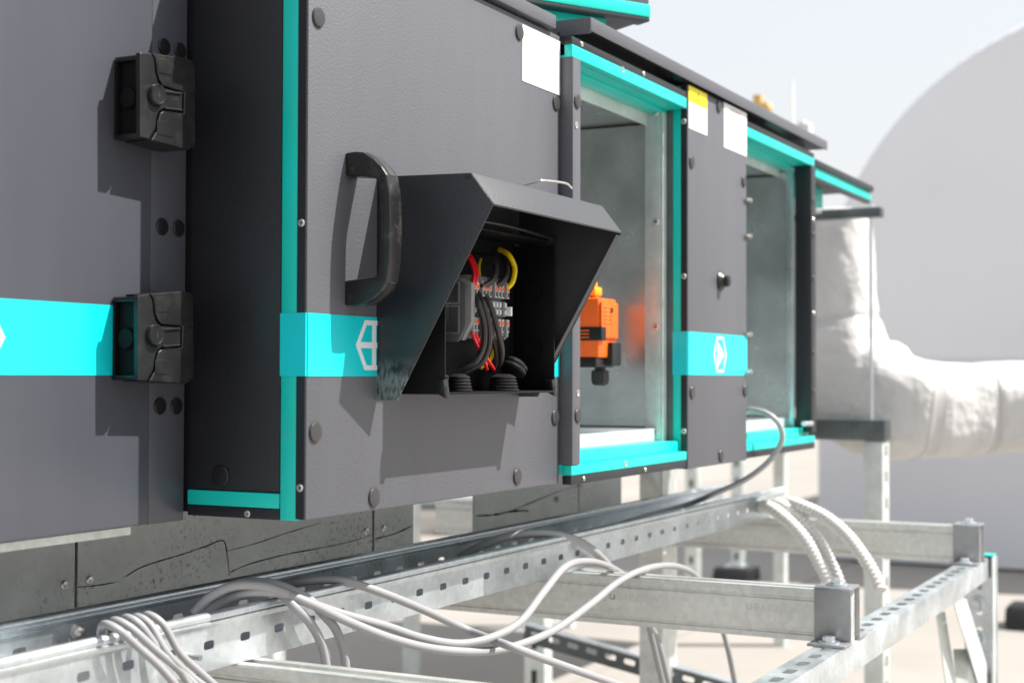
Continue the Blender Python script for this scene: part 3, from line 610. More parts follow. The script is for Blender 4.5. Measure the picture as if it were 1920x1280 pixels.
# long roof cover over bays
RC = thing('roof_cover', 'long dark grey folded roof cover overhanging the open bays', 'roof cover', (2.4, .4, 1.662))
RF, RX = -.0260, 3.0480
def plan(x0, xf, y0, y1, xr, z0, z1, name, m, bev=.0006):       # the near end is cut back at an angle
    return MB().extrude([(xf, y0, z0), (xr, y0, z0), (xr, y1, z0), (x0, y1, z0), (x0, .004, z0)], (0, 0, z1 - z0), bev=bev).build(name, m, RC)
plan(1.8480, 1.8482, RF + .0005, 1.0, RX, 1.6800, 1.6920, 'cover_sheet', 'powder')
B('fascia', 'powder', RC, 1.8478, RX + .0006, RF - .0014, RF + .0003, 1.6735, 1.6924, bev=.0005)
B('end_fascia', 'powder', RC, 1.8462, 1.8477, RF - .0012, .12, 1.6700, 1.6924, bev=.0003)
plan(1.8485, 1.8500, RF + .0012, .9, RX - .001, 1.6755, 1.6796, 'soffit', 'gloss_dark', 0)
B('fascia_return', 'powder_dark', RC, 1.8100, RX - .002, .0200, .9, 1.6610, 1.6750)

# ------------------------------------------------------------------ upper unit with swung frame
ang = math.radians(-31.4); uu = Vector((math.cos(ang), math.sin(ang), 0)); vv = Vector((-uu.y, uu.x, 0))
P0 = at(1220, 33, Y=-.02)
UP = thing('upper_unit', 'teal framed upper unit turned at an angle above the roof', 'air handler', (P0.x - .3, P0.y + .3, P0.z))
def obox(name, m, u0, u1, v0, v1, z0, z1, bev=.001):
    pts = [P0 + uu * a + vv * b + Vector((0, 0, z0 - P0.z)) for a, b in ((u0, v0), (u1, v0), (u1, v1), (u0, v1))]
    return MB().extrude(pts, (0, 0, z1 - z0), bev=bev).build(name, m, UP)
obox('front_rail', 'teal', -1.0, 0, 0, .03, P0.z, P0.z + .0195)
obox('lower_edge', 'powder_dark', -1.0, -.001, .001, .03, P0.z - .0065, P0.z - .0003)
obox('casing', 'powder', -1.0, -.002, .002, .5, P0.z + .0200, P0.z + .34)
obox('underside', 'powder', -1.0, -.004, .0305, .5, P0.z - .004, P0.z + .019)
obox('inner_rail', 'teal', -1.0, -.068, .020, .0300, P0.z - .09, P0.z - .0068)
obox('foot_frame', 'powder_dark', -1.0, -.08, .0305, .42, P0.z - .0735, P0.z - .0048)

# ------------------------------------------------------------------ base frame below the unit
YB = .30
def base_sheet(x0, x1, label):
    o = MB().box(x0, x1, YB, YB + .003, .9065, 1.053).build('base_panel', 'galv_base')
    return o
bs1 = thing('base_frame', 'stained zinc base panel under the left and middle sections', 'base frame', (1.4, .31, .9065))
xj = at(143, 1050, Y=YB).x; xj2 = at(700, 980, Y=YB).x; xe1 = at(775, 960, Y=YB).x
B('base_panel', 'galv_base', bs1, -.5, xj - .0022, YB, YB + .004, .9065, 1.0530); 
pA = B('base_panel', 'galv_base', bs1, xj + .0022, xj2 - .003, YB, YB + .004, .9065, 1.0520)
pC = B('base_panel', 'galv_base', bs1, xj2 + .003, xe1, YB, YB + .004, .9065, 1.0520)
B('joint', 'seam', bs1, xj - .006, xj + .006, YB + .0045, YB + .012, .9065, 1.05); B('joint', 'seam', bs1, xj2 - .006, xj2 + .006, YB + .0045, YB + .012, .9065, 1.05)
B('back_panel', 'galv_base', bs1, -.5, xe1 - .01, .95, .954, .9065, 1.05)
for q in [(120, 1096), (167, 1087), (686, 995), (719, 990)]:
    p = at(*q, Y=YB); MB().lathe((p.x, YB - .0001, p.z), (0, -1, 0), [(.0052, 0), (.0052, .001), (.0042, .0026), (0, .0034)], 14).build('rivet', 'screw', bs1)
def drip(parent, pts, w_=.0012):
    ps = spline([at(a, b, Y=YB) for a, b in pts], 6)
    mb = MB(); t = bmesh.new(); pr = None
    for i, p in enumerate(ps):
        ww = w_ * random.uniform(.2, .75)
        d = (ps[min(i + 1, len(ps) - 1)] - ps[max(i - 1, 0)]).normalized(); nn = Vector((-d.z, 0, d.x)) * ww
        c = (t.verts.new((p.x + nn.x, YB - .0004, p.z + nn.z)), t.verts.new((p.x - nn.x, YB - .0004, p.z - nn.z)))
        if pr: t.faces.new((pr[0], pr[1], c[1], c[0]))
        pr = c
    bmesh.ops.solidify(t, geom=t.faces[:], thickness=.0003); mb.add(t); return mb.build('stain_line', 'rust', parent, smooth=False)
drip(pA, [(146, 1100), (180, 1097), (218, 1091)]); drip(pA, [(236, 1080), (262, 1064), (300, 1051), (340, 1039), (390, 1022), (412, 1013), (422, 1018), (427, 1050), (430, 1078)])
drip(pA, [(425, 1033), (480, 1018), (540, 998), (600, 980)], .0008); drip(pA, [(432, 1072), (470, 1056), (540, 1038), (600, 1027), (660, 1014), (696, 1003)])
drip(pC, [(703, 1010), (740, 1000), (773, 985)], .0016)
for i in range(46):                                                  # rust spatter under the step
    pass
bs2 = thing('base_frame', 'separate stained zinc base panel under the first open bay', 'base frame', (2.4, .31, .9065))
xf0, xf1 = at(890, 935, Y=YB).x, at(1165, 900, Y=YB).x
p2_ = B('base_panel', 'galv_base', bs2, xf0, xf1, YB, YB + .004, .9065, 1.0530)
B('joint', 'seam', bs2, at(1085, 940, Y=YB).x - .001, at(1085, 940, Y=YB).x + .001, YB - .0006, YB - .0001, .9065, 1.05)
drip(p2_, [(893, 967), (930, 964), (960, 958), (990, 957)], .0028); drip(p2_, [(960, 957), (1000, 940), (1050, 920), (1090, 908)])
MB().lathe((at(1043, 936, Y=YB).x, YB - .0001, at(1043, 936, Y=YB).z), (0, -1, 0), [(.006, 0), (.005, .003), (0, .0035)], 12).build('rivet', 'rust', bs2)
# wedge foot at the far end
ft = thing('support_foot', 'zinc gusset foot under the narrow panel section', 'support', (3.0, .31, 0))
q0, q1, q2 = at(1205, 886, Y=YB), at(1240, 930, Y=YB), at(1268, 930, Y=YB)
MB().extrude([(q0.x, YB, 1.052), (q1.x, YB, q1.z), (q1.x, YB, 1.052)], (0, .004, 0)).build('gusset', 'galv_base', ft)
B('leg', 'galv_strut', ft, q1.x + .001, q2.x, YB - .002, YB + .05, 0.0, 1.052)

# ------------------------------------------------------------------ cable tray
TZ1, TZ0, TY0, TY1, TX0, TX1 = .9640, .9060, .0880, .2250, .2, 3.115
CT = thing('cable_tray', 'perforated zinc cable tray with rolled edges running below the unit', 'cable tray', (1.6, .16, TZ0))
s0, s1 = at(691, 1134, Y=TY0), at(739, 1122, Y=TY0); pitch = s1.x - s0.x
pitch = (at(1218, 1005, Y=TY0).x - at(691, 1134, Y=TY0).x) / 15
zsl = s0.z
xs_ = [s0.x + pitch * (i - 40) for i in range(160)]; xs_ = [x for x in xs_ if TX0 + .02 < x < TX1 - .02]
slots = [(x - TX0, zsl - TZ0, .0165, .0088) for x in xs_]
fw_ = MB().slotted((TX0, TY0, TZ0), (1, 0, 0), (0, 0, 1), (0, 1, 0), TX1 - TX0, .0425, slots, .0014).build('front_wall', 'galv_rail', CT, angle=30)
rw_ = MB().slotted((TX0, TY1, TZ0), (1, 0, 0), (0, 0, 1), (0, 1, 0), TX1 - TX0, .0425, [(a, b, c * 1.1, d) for a, b, c, d in slots], .0014).build('rear_wall', 'galv', CT, angle=30)
def lip(y, s_, name, m):
    z0 = TZ0 + .0425
    pr = [(0, 0), (-.0008 * s_, .0014), (-.0040 * s_, .0034), (-.0042 * s_, .0062), (-.0008 * s_, .0078)]
    c = (.0012 * s_, .0108)
    for k in range(9):
        g_ = math.radians(-125 - k * 27) ; pr.append((c[0] + s_ * .0052 * math.cos(math.radians(215 - k * 28)), c[1] + .0052 * math.sin(math.radians(215 - k * 28))))
    mb = MB(); t = bmesh.new(); A = [t.verts.new((TX0, y + a, z0 + b)) for a, b in pr]; Bv = [t.verts.new((TX1, y + a, z0 + b)) for a, b in pr]
    for i in range(len(pr) - 1): t.faces.new((A[i], A[i + 1], Bv[i + 1], Bv[i]))
    bmesh.ops.recalc_face_normals(t, faces=t.faces[:]); bmesh.ops.solidify(t, geom=t.faces[:], thickness=.0010); mb.add(t)
    return mb.build(name, m, CT, angle=60)
lip(TY0, 1, 'rolled_edge', 'galv_rail'); lip(TY1, -1, 'rolled_edge', 'galv')
B('tray_floor', 'galv', CT, TX0, TX1, TY0 + .0016, TY1 - .0002, TZ0, TZ0 + .0013)
p = at(146, 1182, Y=TY1); MB().lathe((p.x, TY1 - .0001, p.z), (0, -1, 0), [(.0085, 0), (.0085, .0012), (.0072, .0012), (.0065, .004), (.004, .0062), (0, .007)], 18).build('carriage_bolt', 'screw', CT)
p = at(352, 1228, Y=TY0); MB().tube([(p.x, TY0 + .002, p.z), (p.x, TY0 - .016, p.z - .001)], .0030, 10).build('bolt_tail', 'bracket_steel', CT)

# ------------------------------------------------------------------ struts across, saddle brackets, slotted front rail
ZS, ZR = .9055, .8330
RY0, RY1 = -.3360, -.2950
def strut(x0, y0, y1, label, zs=ZS, zr=ZR + .0006):
    wd = .041; h = zs - zr
    side = [(0, 0), (0, .10), (.0022, .115), (.0022, .155), (0, .17), (0, .60), (0, .76), (.0022, .775), (.0022, .815), (0, .83), (0, .97), (.001, 1.0)]
    pts = [(x0 + a, y0, zr + b * h) for a, b in side] + [(x0 + wd * .30, y0, zs), (x0 + wd * .30, y0, zs - .009), (x0 + wd * .36, y0, zs - .009), (x0 + wd * .36, y0, zs)] [:0]
    pts += [(x0 + .013, y0, zs), (x0 + .013, y0, zs - .010), (x0 + .028, y0, zs - .010), (x0 + .028, y0, zs)]
    pts += [(x0 + wd - a, y0, zr + b * h) for a, b in side[::-1]]
    o = MB().extrude(pts, (0, y1 - y0, 0)).build('cross_strut', 'galv_strut', angle=20)
    return single(o, label, 'strut', None)
X1 = at(1510, 1103, Z=ZS).x; X2 = at(1770, 985, Z=ZS).x; X0s = at(600, 1262, Z=ZS).x
def text_mesh(txt, size, ext, name, m, mw, parent=None):
    cu = bpy.data.curves.new('t', 'FONT'); cu.body = txt; cu.size = size; cu.extrude = ext
    tmp = bpy.data.objects.new('t', cu); COL.objects.link(tmp); bpy.context.view_layer.update()
    me = bpy.data.meshes.new_from_object(tmp.evaluated_get(bpy.context.evaluated_depsgraph_get())); bpy.data.objects.remove(tmp)
    me.transform(mw); me.materials.clear(); me.materials.append(M[m]); me.name = name
    o = bpy.data.objects.new(name, me); COL.objects.link(o)
    if parent is not None: o.parent = parent; me.transform(Matrix.Translation(-world_loc(parent)))
    return o
s1o = strut(X1, RY0 + .004, .9, 'ribbed zinc cross strut with stamped lettering under the middle of the tray')
s2o = strut(X2, RY0 + .004, .9, 'far ribbed zinc cross strut ending at the rail corner')
s0o = strut(X0s, RY0 + .004, .9, 'near ribbed zinc cross strut at the bottom left below the tray')
mat('stamp', (.56, .57, .555), .5, .55, .4)
# stamped lettering stands on its head on the strut's side
def stamp(txt, size, ypos, z):
    mw = Matrix.Translation((X1 - .0001, ypos, z)) @ Matrix(((0, 0, -1, 0), (-1, 0, 0, 0), (0, 1, 0, 0), (0, 0, 0, 1))) @ Matrix.Rotation(math.pi, 4, 'Z')
    text_mesh(txt, size, .0002, 'stamped_text', 'stamp', mw, s1o)
stamp('walraven', .022, at(1235, 1130, X=X1).y, ZR + .047); stamp('rapidstrut: 63', .015, at(1040, 1118, X=X1).y - .1, ZR + .044); stamp('walraven', .022, at(1500, 1150, X=X1).y, ZR + .047)

def saddle(xs, yfront, label):
    S = thing('saddle_bracket', label, 'bracket', (xs + .02, yfront + .02, ZR), 'saddle brackets on the slotted rail')
    x0, x1 = xs - .0012, xs + .041 + .0012; t = .004; y0, y1 = yfront - .003, yfront + .048; zt = ZS + .0012
    MB().extrude([(x0 - t, y0, ZR + .0045), (x0 - t, y0, zt + t - .004), (x0 - t + .0015, y0, zt + t - .0012), (x0 - t + .004, y0, zt + t), (x1 + t - .004, y0, zt + t), (x1 + t - .0015, y0, zt + t - .0012), (x1 + t, y0, zt + t - .004), (x1 + t, y0, ZR + .0045), (x1, y0, ZR + .0045), (x1, y0, zt), (x0, y0, zt), (x0, y0, ZR + .0045)], (0, y1 - y0, 0), bev=.0006).build('saddle', 'bracket_steel', S, angle=30)
    B('foot', 'bracket_steel', S, x0 - t - .034, x0 - .0003, y0 - .001, y1 + .001, ZR + .0003, ZR + .0042, bev=.0012)
    B('foot', 'bracket_steel', S, x1 + .0003, x1 + t + .034, y0 - .001, y1 + .001, ZR + .0003, ZR + .0042, bev=.0012)
    for x, z in ((x0 - t - .017, ZR + .0043), (x1 + t + .017, ZR + .0043), ((x0 + x1) / 2, zt + t + .0001)):
        m_ = MB(); hex_bolt(m_, (x, (y0 + y1) / 2, z), (0, 0, 1), .0085); m_.build('bolt', 'galv', S)
    return S
saddle(X1, RY0 + .001, 'steel saddle bracket with hex bolts clamping the lettered strut to the slotted rail')
saddle(X2, RY0 + .001, 'steel saddle bracket with hex bolts clamping the far strut at the rail corner')

RX0, RX1 = .2, at(1818, 1042, Z=ZR).x
FR = thing('slotted_rail', 'bright zinc slotted rail carrying the saddle brackets at the lower right', 'rail', (2.2, -.315, ZR - .041))
sp_ = .0565; nS = int((RX1 - RX0 - .04) / sp_)
MB().slotted((RX0, RY0, ZR), (1, 0, 0), (0, 1, 0), (0, 0, -1), RX1 - RX0, RY1 - RY0, [(.03 + i * sp_, .0205, .0300, .0160) for i in range(nS)], .002).build('top_web', 'galv_rail', FR, angle=30)
B('front_flange', 'galv_rail', FR, RX0, RX1, RY0 - .0004, RY0 + .0016, ZR - .041, ZR - .0003, bev=.0006)
B('rear_flange', 'galv', FR, RX0, RX1, RY1 - .0016, RY1 + .0004, ZR - .041, ZR - .0003, bev=.0006)
# end leg with brace
LG = thing('end_stand', 'zinc angle leg with bolted brace at the far end of the slotted rail', 'stand', (RX1, -.3, 0))
lx = RX1 + .002
lsl = [(.06 + i * .05, .030, .026, .012) for i in range(15)]
MB().slotted((lx, RY1 + .012, ZR + .004), (0, 0, -1), (0, -1, 0), (1, 0, 0), ZR, .066, lsl, .003).build('leg_web', 'galv', LG, angle=30)
B('leg_flange', 'galv_pale', LG, lx - .0275, lx + .0034, RY0 - .0090, RY0 - .0058, .0, ZR + .004)
B('end_cap', 'teal', LG, lx - .028, lx + .0045, RY0 - .0100, RY1 + .0125, ZR + .0046, ZR + .0078, bev=.0008)
for q in [(1832, 1131), (1834, 1196)]:
    p = at(*q, X=lx); m_ = MB(); hex_bolt(m_, (lx - .0001, p.y, p.z), (-1, 0, 0), .010); m_.build('bolt', 'galv', LG)
def brace(pp, Y): return MB().extrude([at(a, b, Y=Y) for a, b in pp], (0, .0025, 0)).build('brace', 'galv_pale', LG)
ya_, yb_ = RY1 - .006, RY0 + .0030
brace([(1757, 1150), (1772, 1146), (1795, 1290), (1800, 1360), (1786, 1360), (1776, 1290)], ya_)
brace([(1790, 1132), (1812, 1122), (1864, 1290), (1884, 1360), (1858, 1360), (1838, 1290)], yb_)
A0, A1, B0, B1_ = at(1787, 1216, Y=ya_), at(1798, 1360, Y=ya_), at(1824, 1216, Y=yb_), at(1862, 1360, Y=yb_)
MB().extrude([A0, A1, B1_, B0], (.002, 0, 0)).build('brace_web', 'galv_pale', LG)

# ------------------------------------------------------------------ cables
def cable(ps, r, label, m='cable', k=8, name='cable', group=None, n=12):
    P = spline([at(a, b, Y=c) for a, b, c in ps], k)
    o = MB().tube(P, r, n).build(name, m, angle=80); return single(o, label, 'cable', group)
R1 = .0051
bundle = [((188, 1200), (193, 1170), (222, 1180), (262, 1215), (300, 1250), (335, 1290)),
          ((208, 1195), (212, 1163), (245, 1176), (292, 1218), (332, 1252), (375, 1292)),
          ((228, 1190), (233, 1158), (262, 1170), (300, 1220), (338, 1258), (360, 1292)),
          ((248, 1188), (254, 1156), (283, 1172), (312, 1222), (352, 1262), (392, 1292)),
          ((268, 1184), (274, 1152), (306, 1170), (336, 1222), (378, 1262), (415, 1295))]
for i, ps in enumerate(bundle):
    Ys = [.115, .088, .070, .062 - .004 * (i % 2), .058, .055]
    cable([(a, b, y) for (a, b), y in zip(ps, Ys)], .0037, ['leftmost', 'second', 'middle', 'fourth', 'rightmost'][i] + ' thin grey cable of the bundle hanging over the tray at lower left', group='thin cables in the left bundle')
cA = cable([(362, 1150, .120), (395, 1118, .110), (440, 1098, .100), (500, 1100, .085), (560, 1122, .066), (640, 1150, .05), (720, 1172, .03), (790, 1195, .01), (860, 1206, -.01), (920, 1195, -.03), (975, 1165, -.04), (1020, 1108, -.04), (1060, 1062, -.03), (1100, 1052, -.01), (1145, 1063, .03), (1185, 1092, .08), (1208, 1140, .10), (1222, 1195, .10), (1245, 1290, .10)], R1, 'grey cable in the deepest sag looping over the lettered strut')
cB = cable([(372, 1160, .135), (410, 1132, .120), (455, 1112, .100), (520, 1110, .080), (580, 1130, .055), (650, 1163, .04), (730, 1195, .02), (810, 1215, .0), (890, 1221, -.02), (960, 1212, -.03), (1040, 1180, -.04), (1110, 1130, -.04), (1160, 1090, -.03), (1210, 1066, -.02), (1260, 1060, .0), (1300, 1075, .03), (1330, 1115, .06), (1352, 1170, .06), (1366, 1220, .05), (1380, 1290, .05)], R1, 'grey cable arching highest to the right beyond the lettered strut')
cable([(360, 1155, .150), (400, 1120, .14), (445, 1094, .125), (500, 1092, .100), (545, 1105, .082), (582, 1125, .068), (605, 1150, .063), (630, 1180, .062), (645, 1225, .062), (652, 1290, .062)], R1, 'grey cable dropping straight down in front of the tray, the right one')
cD = cable([(410, 1122, .130), (470, 1100, .110), (520, 1110, .085), (555, 1140, .063), (585, 1172, .060), (605, 1215, .060), (618, 1290, .060)], R1, 'grey cable dropping straight down in front of the tray, printed with digits')
cable([(520, 1100, .170), (560, 1090, .130), (620, 1086, .100), (660, 1092, .082), (720, 1112, .060), (800, 1145, .04), (880, 1182, .02), (960, 1212, -.055), (1050, 1245, -.07), (1180, 1290, -.09)], R1, 'grey cable running from the tray down to the lower right in a straight slant')
cable([(860, 1045, .180), (905, 1022, .150), (960, 1003, .120), (1020, 999, .100), (1070, 1008, .085), (1110, 1030, .070), (1145, 1065, .075), (1180, 1110, .11), (1210, 1160, .12), (1232, 1200, .12), (1255, 1290, .12)], .0064, 'thicker grey cable leaving the tray mid way and diving behind the lettered strut')
cable([(1398, 772, .03), (1410, 768, .0), (1440, 776, -.04), (1462, 797, -.06), (1465, 828, -.06), (1440, 866, -.03), (1395, 900, .02), (1340, 925, .08), (1290, 945, .14), (1230, 962, .17), (1120, 995, .17)], .0052, 'grey cable curving out of the second bay down into the tray', m='cable_grey')
def cable_print(txt, a, b, Y, size):
    p, q = at(*a, Y=Y), at(*b, Y=Y); d = (q - p).normalized(); n_ = Vector((-.45, -.86, .2)).normalized(); n_ = (n_ - d * n_.dot(d)).normalized(); u_ = n_.cross(d)
    mw = Matrix(((d.x, u_.x, n_.x, p.x), (d.y, u_.y, n_.y, p.y), (d.z, u_.z, n_.z, p.z), (0, 0, 0, 1))) @ Matrix.Translation((0, -size * .36, .00535))
    return text_mesh(txt, size, .00004, 'printed_digits', 'print_grey', mw, cD)
cable_print('20082', (609, 1213), (617, 1250), .060, .0055)
def conduit(ps, r, label):
    P = spline([at(a, b, X=c) for a, b, c in ps], 50); L = 0; rs = [r]
    for i in range(1, len(P)):
        L += (P[i] - P[i - 1]).length; rs.append(r * (1 + .12 * math.sin(L / .0100 * 6.28318)))
    o = MB().tube(P, rs, 14).build('flexible_conduit', 'conduit', angle=180); return single(o, label, 'conduit', 'corrugated conduits at the tray end')
conduit([(1418, 952, 3.0), (1440, 950, 2.91), (1475, 974, 2.88), (1507, 1007, 2.86), (1532, 1047, 2.84), (1552, 1087, 2.82), (1568, 1130, 2.80)], .0120, 'white corrugated conduit, leftmost of three at the tray end')
conduit([(1440, 948, 3.0), (1465, 947, 2.92), (1500, 970, 2.90), (1530, 1008, 2.88), (1554, 1050, 2.86), (1572, 1092, 2.84), (1585, 1150, 2.82)], .0120, 'white corrugated conduit, middle of three at the tray end')
conduit([(1460, 945, 3.02), (1488, 944, 2.92), (1540, 965, 2.89), (1585, 1000, 2.86), (1620, 1045, 2.83), (1643, 1085, 2.81), (1652, 1108, 2.80)], .0120, 'white corrugated conduit with a free open end, rightmost of three')

# ------------------------------------------------------------------ background
# wrapped duct past the far end
def duct(path, rads, name, label, bands):
    P = spline(path, 14); k = len(P); rs = []
    for i in range(k):
        t_ = i / (k - 1) * (len(rads) - 1); a = int(min(t_, len(rads) - 2)); rs.append(rads[a] + (rads[a + 1] - rads[a]) * (t_ - a))
    N = 56; ref = Vector((1, 0, 0)); R_ = []; rnd = random.Random(5); ph = [rnd.uniform(0, 6.28) for _ in range(k)]
    for i, p in enumerate(P):
        d = (P[min(i + 1, k - 1)] - P[max(i - 1, 0)]).normalized(); ref = (ref - d * ref.dot(d)).normalized(); q = d.cross(ref); ring = []
        for j in range(N):
            g_ = 6.28318 * j / N; e = .66
            cx, cy = math.copysign(abs(math.cos(g_)) ** e, math.cos(g_)), math.copysign(abs(math.sin(g_)) ** e, math.sin(g_))
            wob = 1 + .030 * math.sin(3 * g_ + i * .15) * math.sin(i * .12) + .010 * math.sin(7 * g_ - i * .22) + .004 * math.sin(13 * g_ + ph[i] * .3 + i * .5)
            for b in bands: wob -= .055 * math.exp(-((i - b) / 1.1) ** 2)
            ring.append(p + (ref * cx + q * cy) * rs[i] * wob)
        R_.append((p, ring))
    T = thing(name, label, 'duct', (P[0].x, P[0].y, 0))
    def skin(i0, i1, sc, nm, m):
        t = bmesh.new(); rings = [[t.verts.new(p + (v - p) * sc) for v in r] for p, r in R_[i0:i1 + 1]]
        for i in range(len(rings) - 1):
            for j in range(N): t.faces.new((rings[i][j], rings[i][(j + 1) % N], rings[i + 1][(j + 1) % N], rings[i + 1][j]))
        t.faces.new(rings[0][::-1]); t.faces.new(rings[-1]); bmesh.ops.recalc_face_normals(t, faces=t.faces[:])
        mb = MB(); mb.add(t); mb.build(nm, m, T, angle=50)
    ends = [0] + list(bands) + [k - 1]
    for a, b in zip(ends[:-1], ends[1:]): skin(a, b, 1, 'wrap_segment', 'wrap')
    for b in bands: skin(b - 1, b + 1, 1.012, 'tape_band', 'tape')
    return T
mat('tape', (.50, .49, .48), .4, 0, .5, var=.06, vscale=10)
XD = 4.2
dpt = lambda a, b, X=XD: at(a, b, X=X)
duct([dpt(1548, 396), dpt(1548, 418), dpt(1549, 500), dpt(1552, 600), dpt(1580, 700), dpt(1640, 748), dpt(1705, 766), dpt(1780, 768, 4.3), dpt(1880, 764, 4.4), dpt(2050, 758, 4.5), dpt(2350, 750, 4.7)],
     [.095, .125, .132, .136, .158, .165, .142, .132, .128, .122, .122], 'insulated_duct', 'white wrapped insulated duct bending down and away beyond the unit', (43, 86, 106))
HG = thing('duct_hanger', 'steel hanger frame with threaded rod around the white duct', 'hanger', (4.05, .15, 0))
xh = 3.95
a, b = at(1526, 397, X=xh), at(1651, 397, X=xh)
B('upper_channel', 'steel_dark', HG, xh, xh + .04, b.y, a.y + .4, at(1600, 408, X=xh).z, at(1600, 390, X=xh).z, bev=.002)
rd = at(1630, 600, X=xh); MB().tube([(xh + .02, rd.y, at(1630, 382, X=xh).z), (xh + .02, rd.y, at(1630, 800, X=xh).z)], .0050, 10).build('threaded_rod', 'galv', HG)
m_ = MB(); hex_bolt(m_, (xh + .02, rd.y, at(1630, 391, X=xh).z), (0, 0, 1), .010); m_.build('nut', 'galv', HG)
a, b = at(1526, 800, X=xh), at(1659, 800, X=xh)
B('lower_channel', 'steel_dark', HG, xh, xh + .07, b.y, a.y + .4, at(1640, 826, X=xh).z, at(1640, 787, X=xh).z, bev=.002)
pq0, pq1 = at(1618, 1000, X=xh), at(1655, 1000, X=xh)
B('post', 'galv_pale', HG, xh + .006, xh + .075, pq1.y, pq0.y, 0, at(1640, 827, X=xh).z, bev=.003)
for i in range(14):
    B('slot', 'print_black', HG, xh + .030, xh + .050, pq1.y - .0006, pq1.y + .001, .08 + i * .07, .11 + i * .07)
# slotted posts and rubber feet further back
def far_post(pxl, pxr, base, label, foot=True, top=1.5):
    g0 = at((pxl + pxr) / 2, base, Z=0); w_ = (at(pxr, base, X=g0.x).y - at(pxl, base, X=g0.x).y); w_ = abs(w_)
    t = thing('slotted_post', label, 'post', (g0.x, g0.y, 0))
    B('column', 'galv_pale', t, g0.x, g0.x + .06, g0.y - w_ / 2, g0.y + w_ / 2, .02, top, bev=.004)
    for i in range(12): B('slot', 'print_black', t, g0.x - .001, g0.x + .001, g0.y - w_ * .14, g0.y + w_ * .14, .12 + i * .11, .165 + i * .11)
    if foot: 
        f_ = thing('rubber_foot', 'black rubber block foot under the far slotted post', 'foot', (g0.x, g0.y, 0))
        MB().extrude([(g0.x - .14, g0.y - .11, 0), (g0.x + .14, g0.y - .11, 0), (g0.x + .10, g0.y - .11, .085), (g0.x - .10, g0.y - .11, .085)], (0, .22, 0), bev=.015).build('block', 'rubber', f_)
        B('base_plate', 'galv', f_, g0.x - .06, g0.x + .06, g0.y - .06, g0.y + .06, .0855, .092)
far_post(1370, 1392, 1088, 'far slotted zinc post standing on a black rubber foot')
far_post(1284, 1308, 1096, 'far slotted zinc post left of the rubber footed one', False)
far_post(982, 1020, 1420, 'pale zinc post under the tray in the lower middle', False, .8)
far_post(470, 512, 1420, 'pale zinc post below the tray at lower left', False, .8)
g0 = at(1948, 1176, Z=0)
single(MB().extrude([(g0.x - .16, g0.y - .12, 0), (g0.x + .16, g0.y - .12, 0), (g0.x + .11, g0.y - .12, .11), (g0.x - .11, g0.y - .12, .11)], (0, .26, 0), bev=.02).build('rubber_foot', 'rubber'), 'black rubber block foot at the right edge', 'foot')
# slanting slotted brace
XQ = 3.0
a, b = at(985, 1172, X=XQ), at(1420, 1296, X=XQ); d_ = (b - a); L_ = d_.length; dn = d_.normalized(); up_ = dn.cross(Vector((1, 0, 0))).normalized()
if up_.z < 0: up_ = -up_
BR = thing('slotted_brace', 'dark slotted brace slanting down under the lettered strut', 'brace', tuple(b))
MB().slotted(a - up_ * .034, dn, up_, (1, 0, 0), L_, .034, [(.03 + i * .046, .019, .028, .013) for i in range(int((L_ - .03) / .046))], .003).build('web', 'steel_dark', BR, angle=30)
MB().extrude([a, b, b + Vector((.03, 0, 0)), a + Vector((.03, 0, 0))], up_ * .003).build('flange', 'galv', BR)
MB().extrude([a - up_ * .037, b - up_ * .037, b - up_ * .037 + Vector((.03, 0, 0)), a - up_ * .037 + Vector((.03, 0, 0))], up_ * .003).build('flange', 'steel_dark', BR)
# low concrete plinth seen through the gap
c0 = at(700, 1003, Z=0); c1 = at(1010, 1003, Z=0); hgt = at(830, 952, X=at(830, 1003, Z=0).x).z
PL = thing('concrete_plinth', 'low stained concrete plinth seen through the gap in the base', 'plinth', ((c0.x + c1.x) / 2, (c0.y + c1.y) / 2, 0))
dv = (c1 - c0).normalized(); pv = Vector((-dv.y, dv.x, 0)); pv = pv if pv.dot(Vector((1, 1, 0))) > 0 else -pv
MB().extrude([c0, c1, c1 + pv * .5, c0 + pv * .5], (0, 0, hgt), bev=.02).build('block', 'concrete', PL)
MB().extrude([c0 - pv * .03 + Vector((0, 0, hgt)), c1 - pv * .03 + Vector((0, 0, hgt)), c1 + pv * .5 + Vector((0, 0, hgt)), c0 + pv * .5 + Vector((0, 0, hgt))], (0, 0, .035), bev=.008).build('capping', 'steel_dark', PL)
# big vaulted plant house
XG = 9.6
pA_, pB_, pC_ = at(1610, 320, X=XG), at(1750, 150, X=XG), at(1920, 40, X=XG)
ax_, ay_, bx_, by_, cx_, cy_ = pA_.y, pA_.z, pB_.y, pB_.z, pC_.y, pC_.z
D_ = 2 * (ax_ * (by_ - cy_) + bx_ * (cy_ - ay_) + cx_ * (ay_ - by_))
ox = ((ax_ ** 2 + ay_ ** 2) * (by_ - cy_) + (bx_ ** 2 + by_ ** 2) * (cy_ - ay_) + (cx_ ** 2 + cy_ ** 2) * (ay_ - by_)) / D_
oz = ((ax_ ** 2 + ay_ ** 2) * (cx_ - bx_) + (bx_ ** 2 + by_ ** 2) * (ax_ - cx_) + (cx_ ** 2 + cy_ ** 2) * (bx_ - ax_)) / D_
rr_ = math.hypot(ax_ - ox, ay_ - oz)
pts = [(XG, ox + rr_, 0)] + [(XG, ox + rr_ * math.cos(g_), oz + rr_ * math.sin(g_)) for g_ in [math.pi * i / 60 for i in range(61)]] + [(XG, ox - rr_, 0)]
VH = thing('vaulted_plant_house', 'large pale grey round topped housing behind the duct at right', 'building', (XG + 3, ox, 0))
MB().extrude(pts, (7, 0, 0), bev=.07, seg=4).build('shell', 'shed', VH, angle=50)
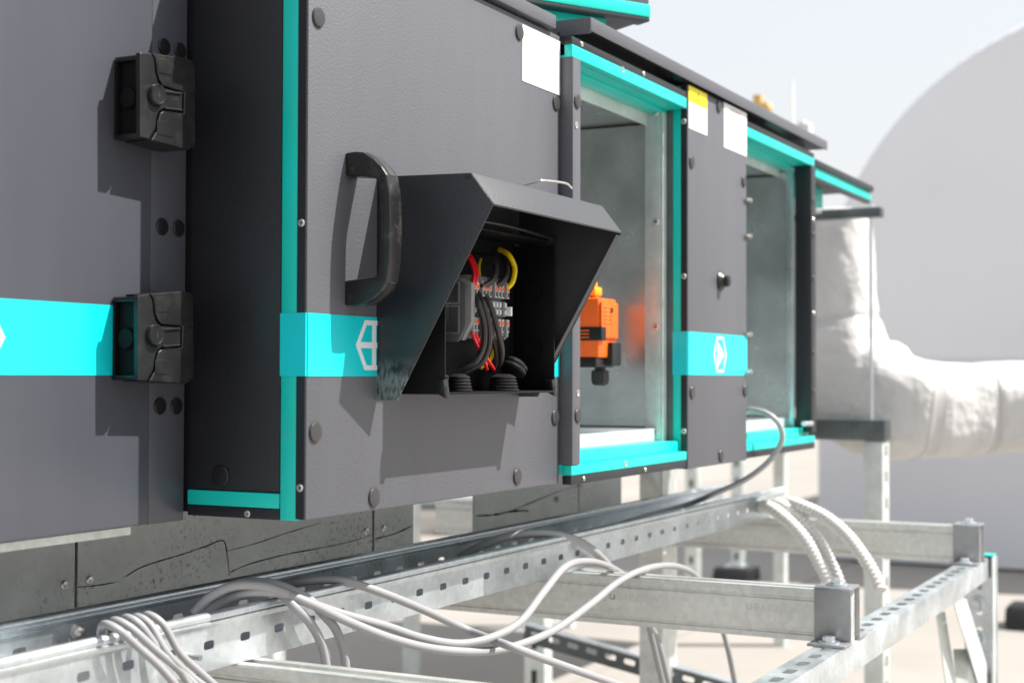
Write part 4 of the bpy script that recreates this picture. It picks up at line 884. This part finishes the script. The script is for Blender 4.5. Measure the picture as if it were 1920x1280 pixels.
zh = at(1800, 672, X=XG).z
pz = [(XG - .012, ox + rr_ * .985, .02), (XG - .012, ox + rr_ * .985, zh), (XG - .012, ox - rr_ * .97, zh), (XG - .012, ox - rr_ * .97, .02)]
MB().extrude(pz, (.011, 0, 0)).build('lower_panel', 'shed_low', VH)
# bits standing behind the roof cover
def behind(pxl, pxr, pt, pb, X, m, name, label, cat, bev=.01):
    a, b = at(pxl, pt, X=X), at(pxr, pb, X=X)
    return single(MB().box(X, X + abs(a.y - b.y), b.y, a.y, b.z, a.z, bev=bev).build(name, m), label, cat)
XK = 6.5
CR = thing('timber_offcut', 'upright wooden offcut with round end behind the roof cover', 'timber', tuple(at(1425, 240, X=XK)))
a, b = at(1411, 178, X=XK), at(1427, 260, X=XK); B('board', 'wood', CR, XK, XK + .05, b.y, a.y, b.z, a.z, bev=.006)
q = at(1434, 201, X=XK); MB().lathe((XK - .01, q.y, q.z), (1, 0, 0), [(.022, 0), (.024, .004), (.024, .05), (0, .05)], 20).build('log_end', 'wood', CR)
a, b = at(1445, 130, X=XK), at(1455, 300, X=XK)
single(MB().tube([(XK + .3, (a.y + b.y) / 2, b.z), (XK + .3, (a.y + b.y) / 2, a.z)], [.008, .005], 12).build('mast', 'label_white'), 'thin white mast rising behind the roof cover', 'mast')
m_ = MB(); q0 = at(1490, 300, X=XK)
m_.extrude([at(1492, 290, X=XK), at(1491, 234, X=XK), at(1500, 227, X=XK), at(1506, 224, X=XK), at(1510, 232, X=XK), at(1517, 228, X=XK), at(1519, 290, X=XK)], (.06, 0, 0), bev=.01)
single(m_.build('wrapped_bundle', 'wrap'), 'white wrapped bundle poking up behind the roof cover end', 'bundle')

# added unseen box on legs, put here to cast the ground shadows
DB = thing('shadow_caster', 'added unseen box on legs behind the unit that casts the ground shadows', 'duct', (5.8, 1.6, 0))
B('casing', 'wrap', DB, 4.9, 6.6, 1.0, 2.3, .98, 1.55, bev=.03)
for x in (5.0, 6.45):
    for y in (1.1, 2.15): B('leg', 'galv_pale', DB, x, x + .05, y, y + .05, 0, .979)
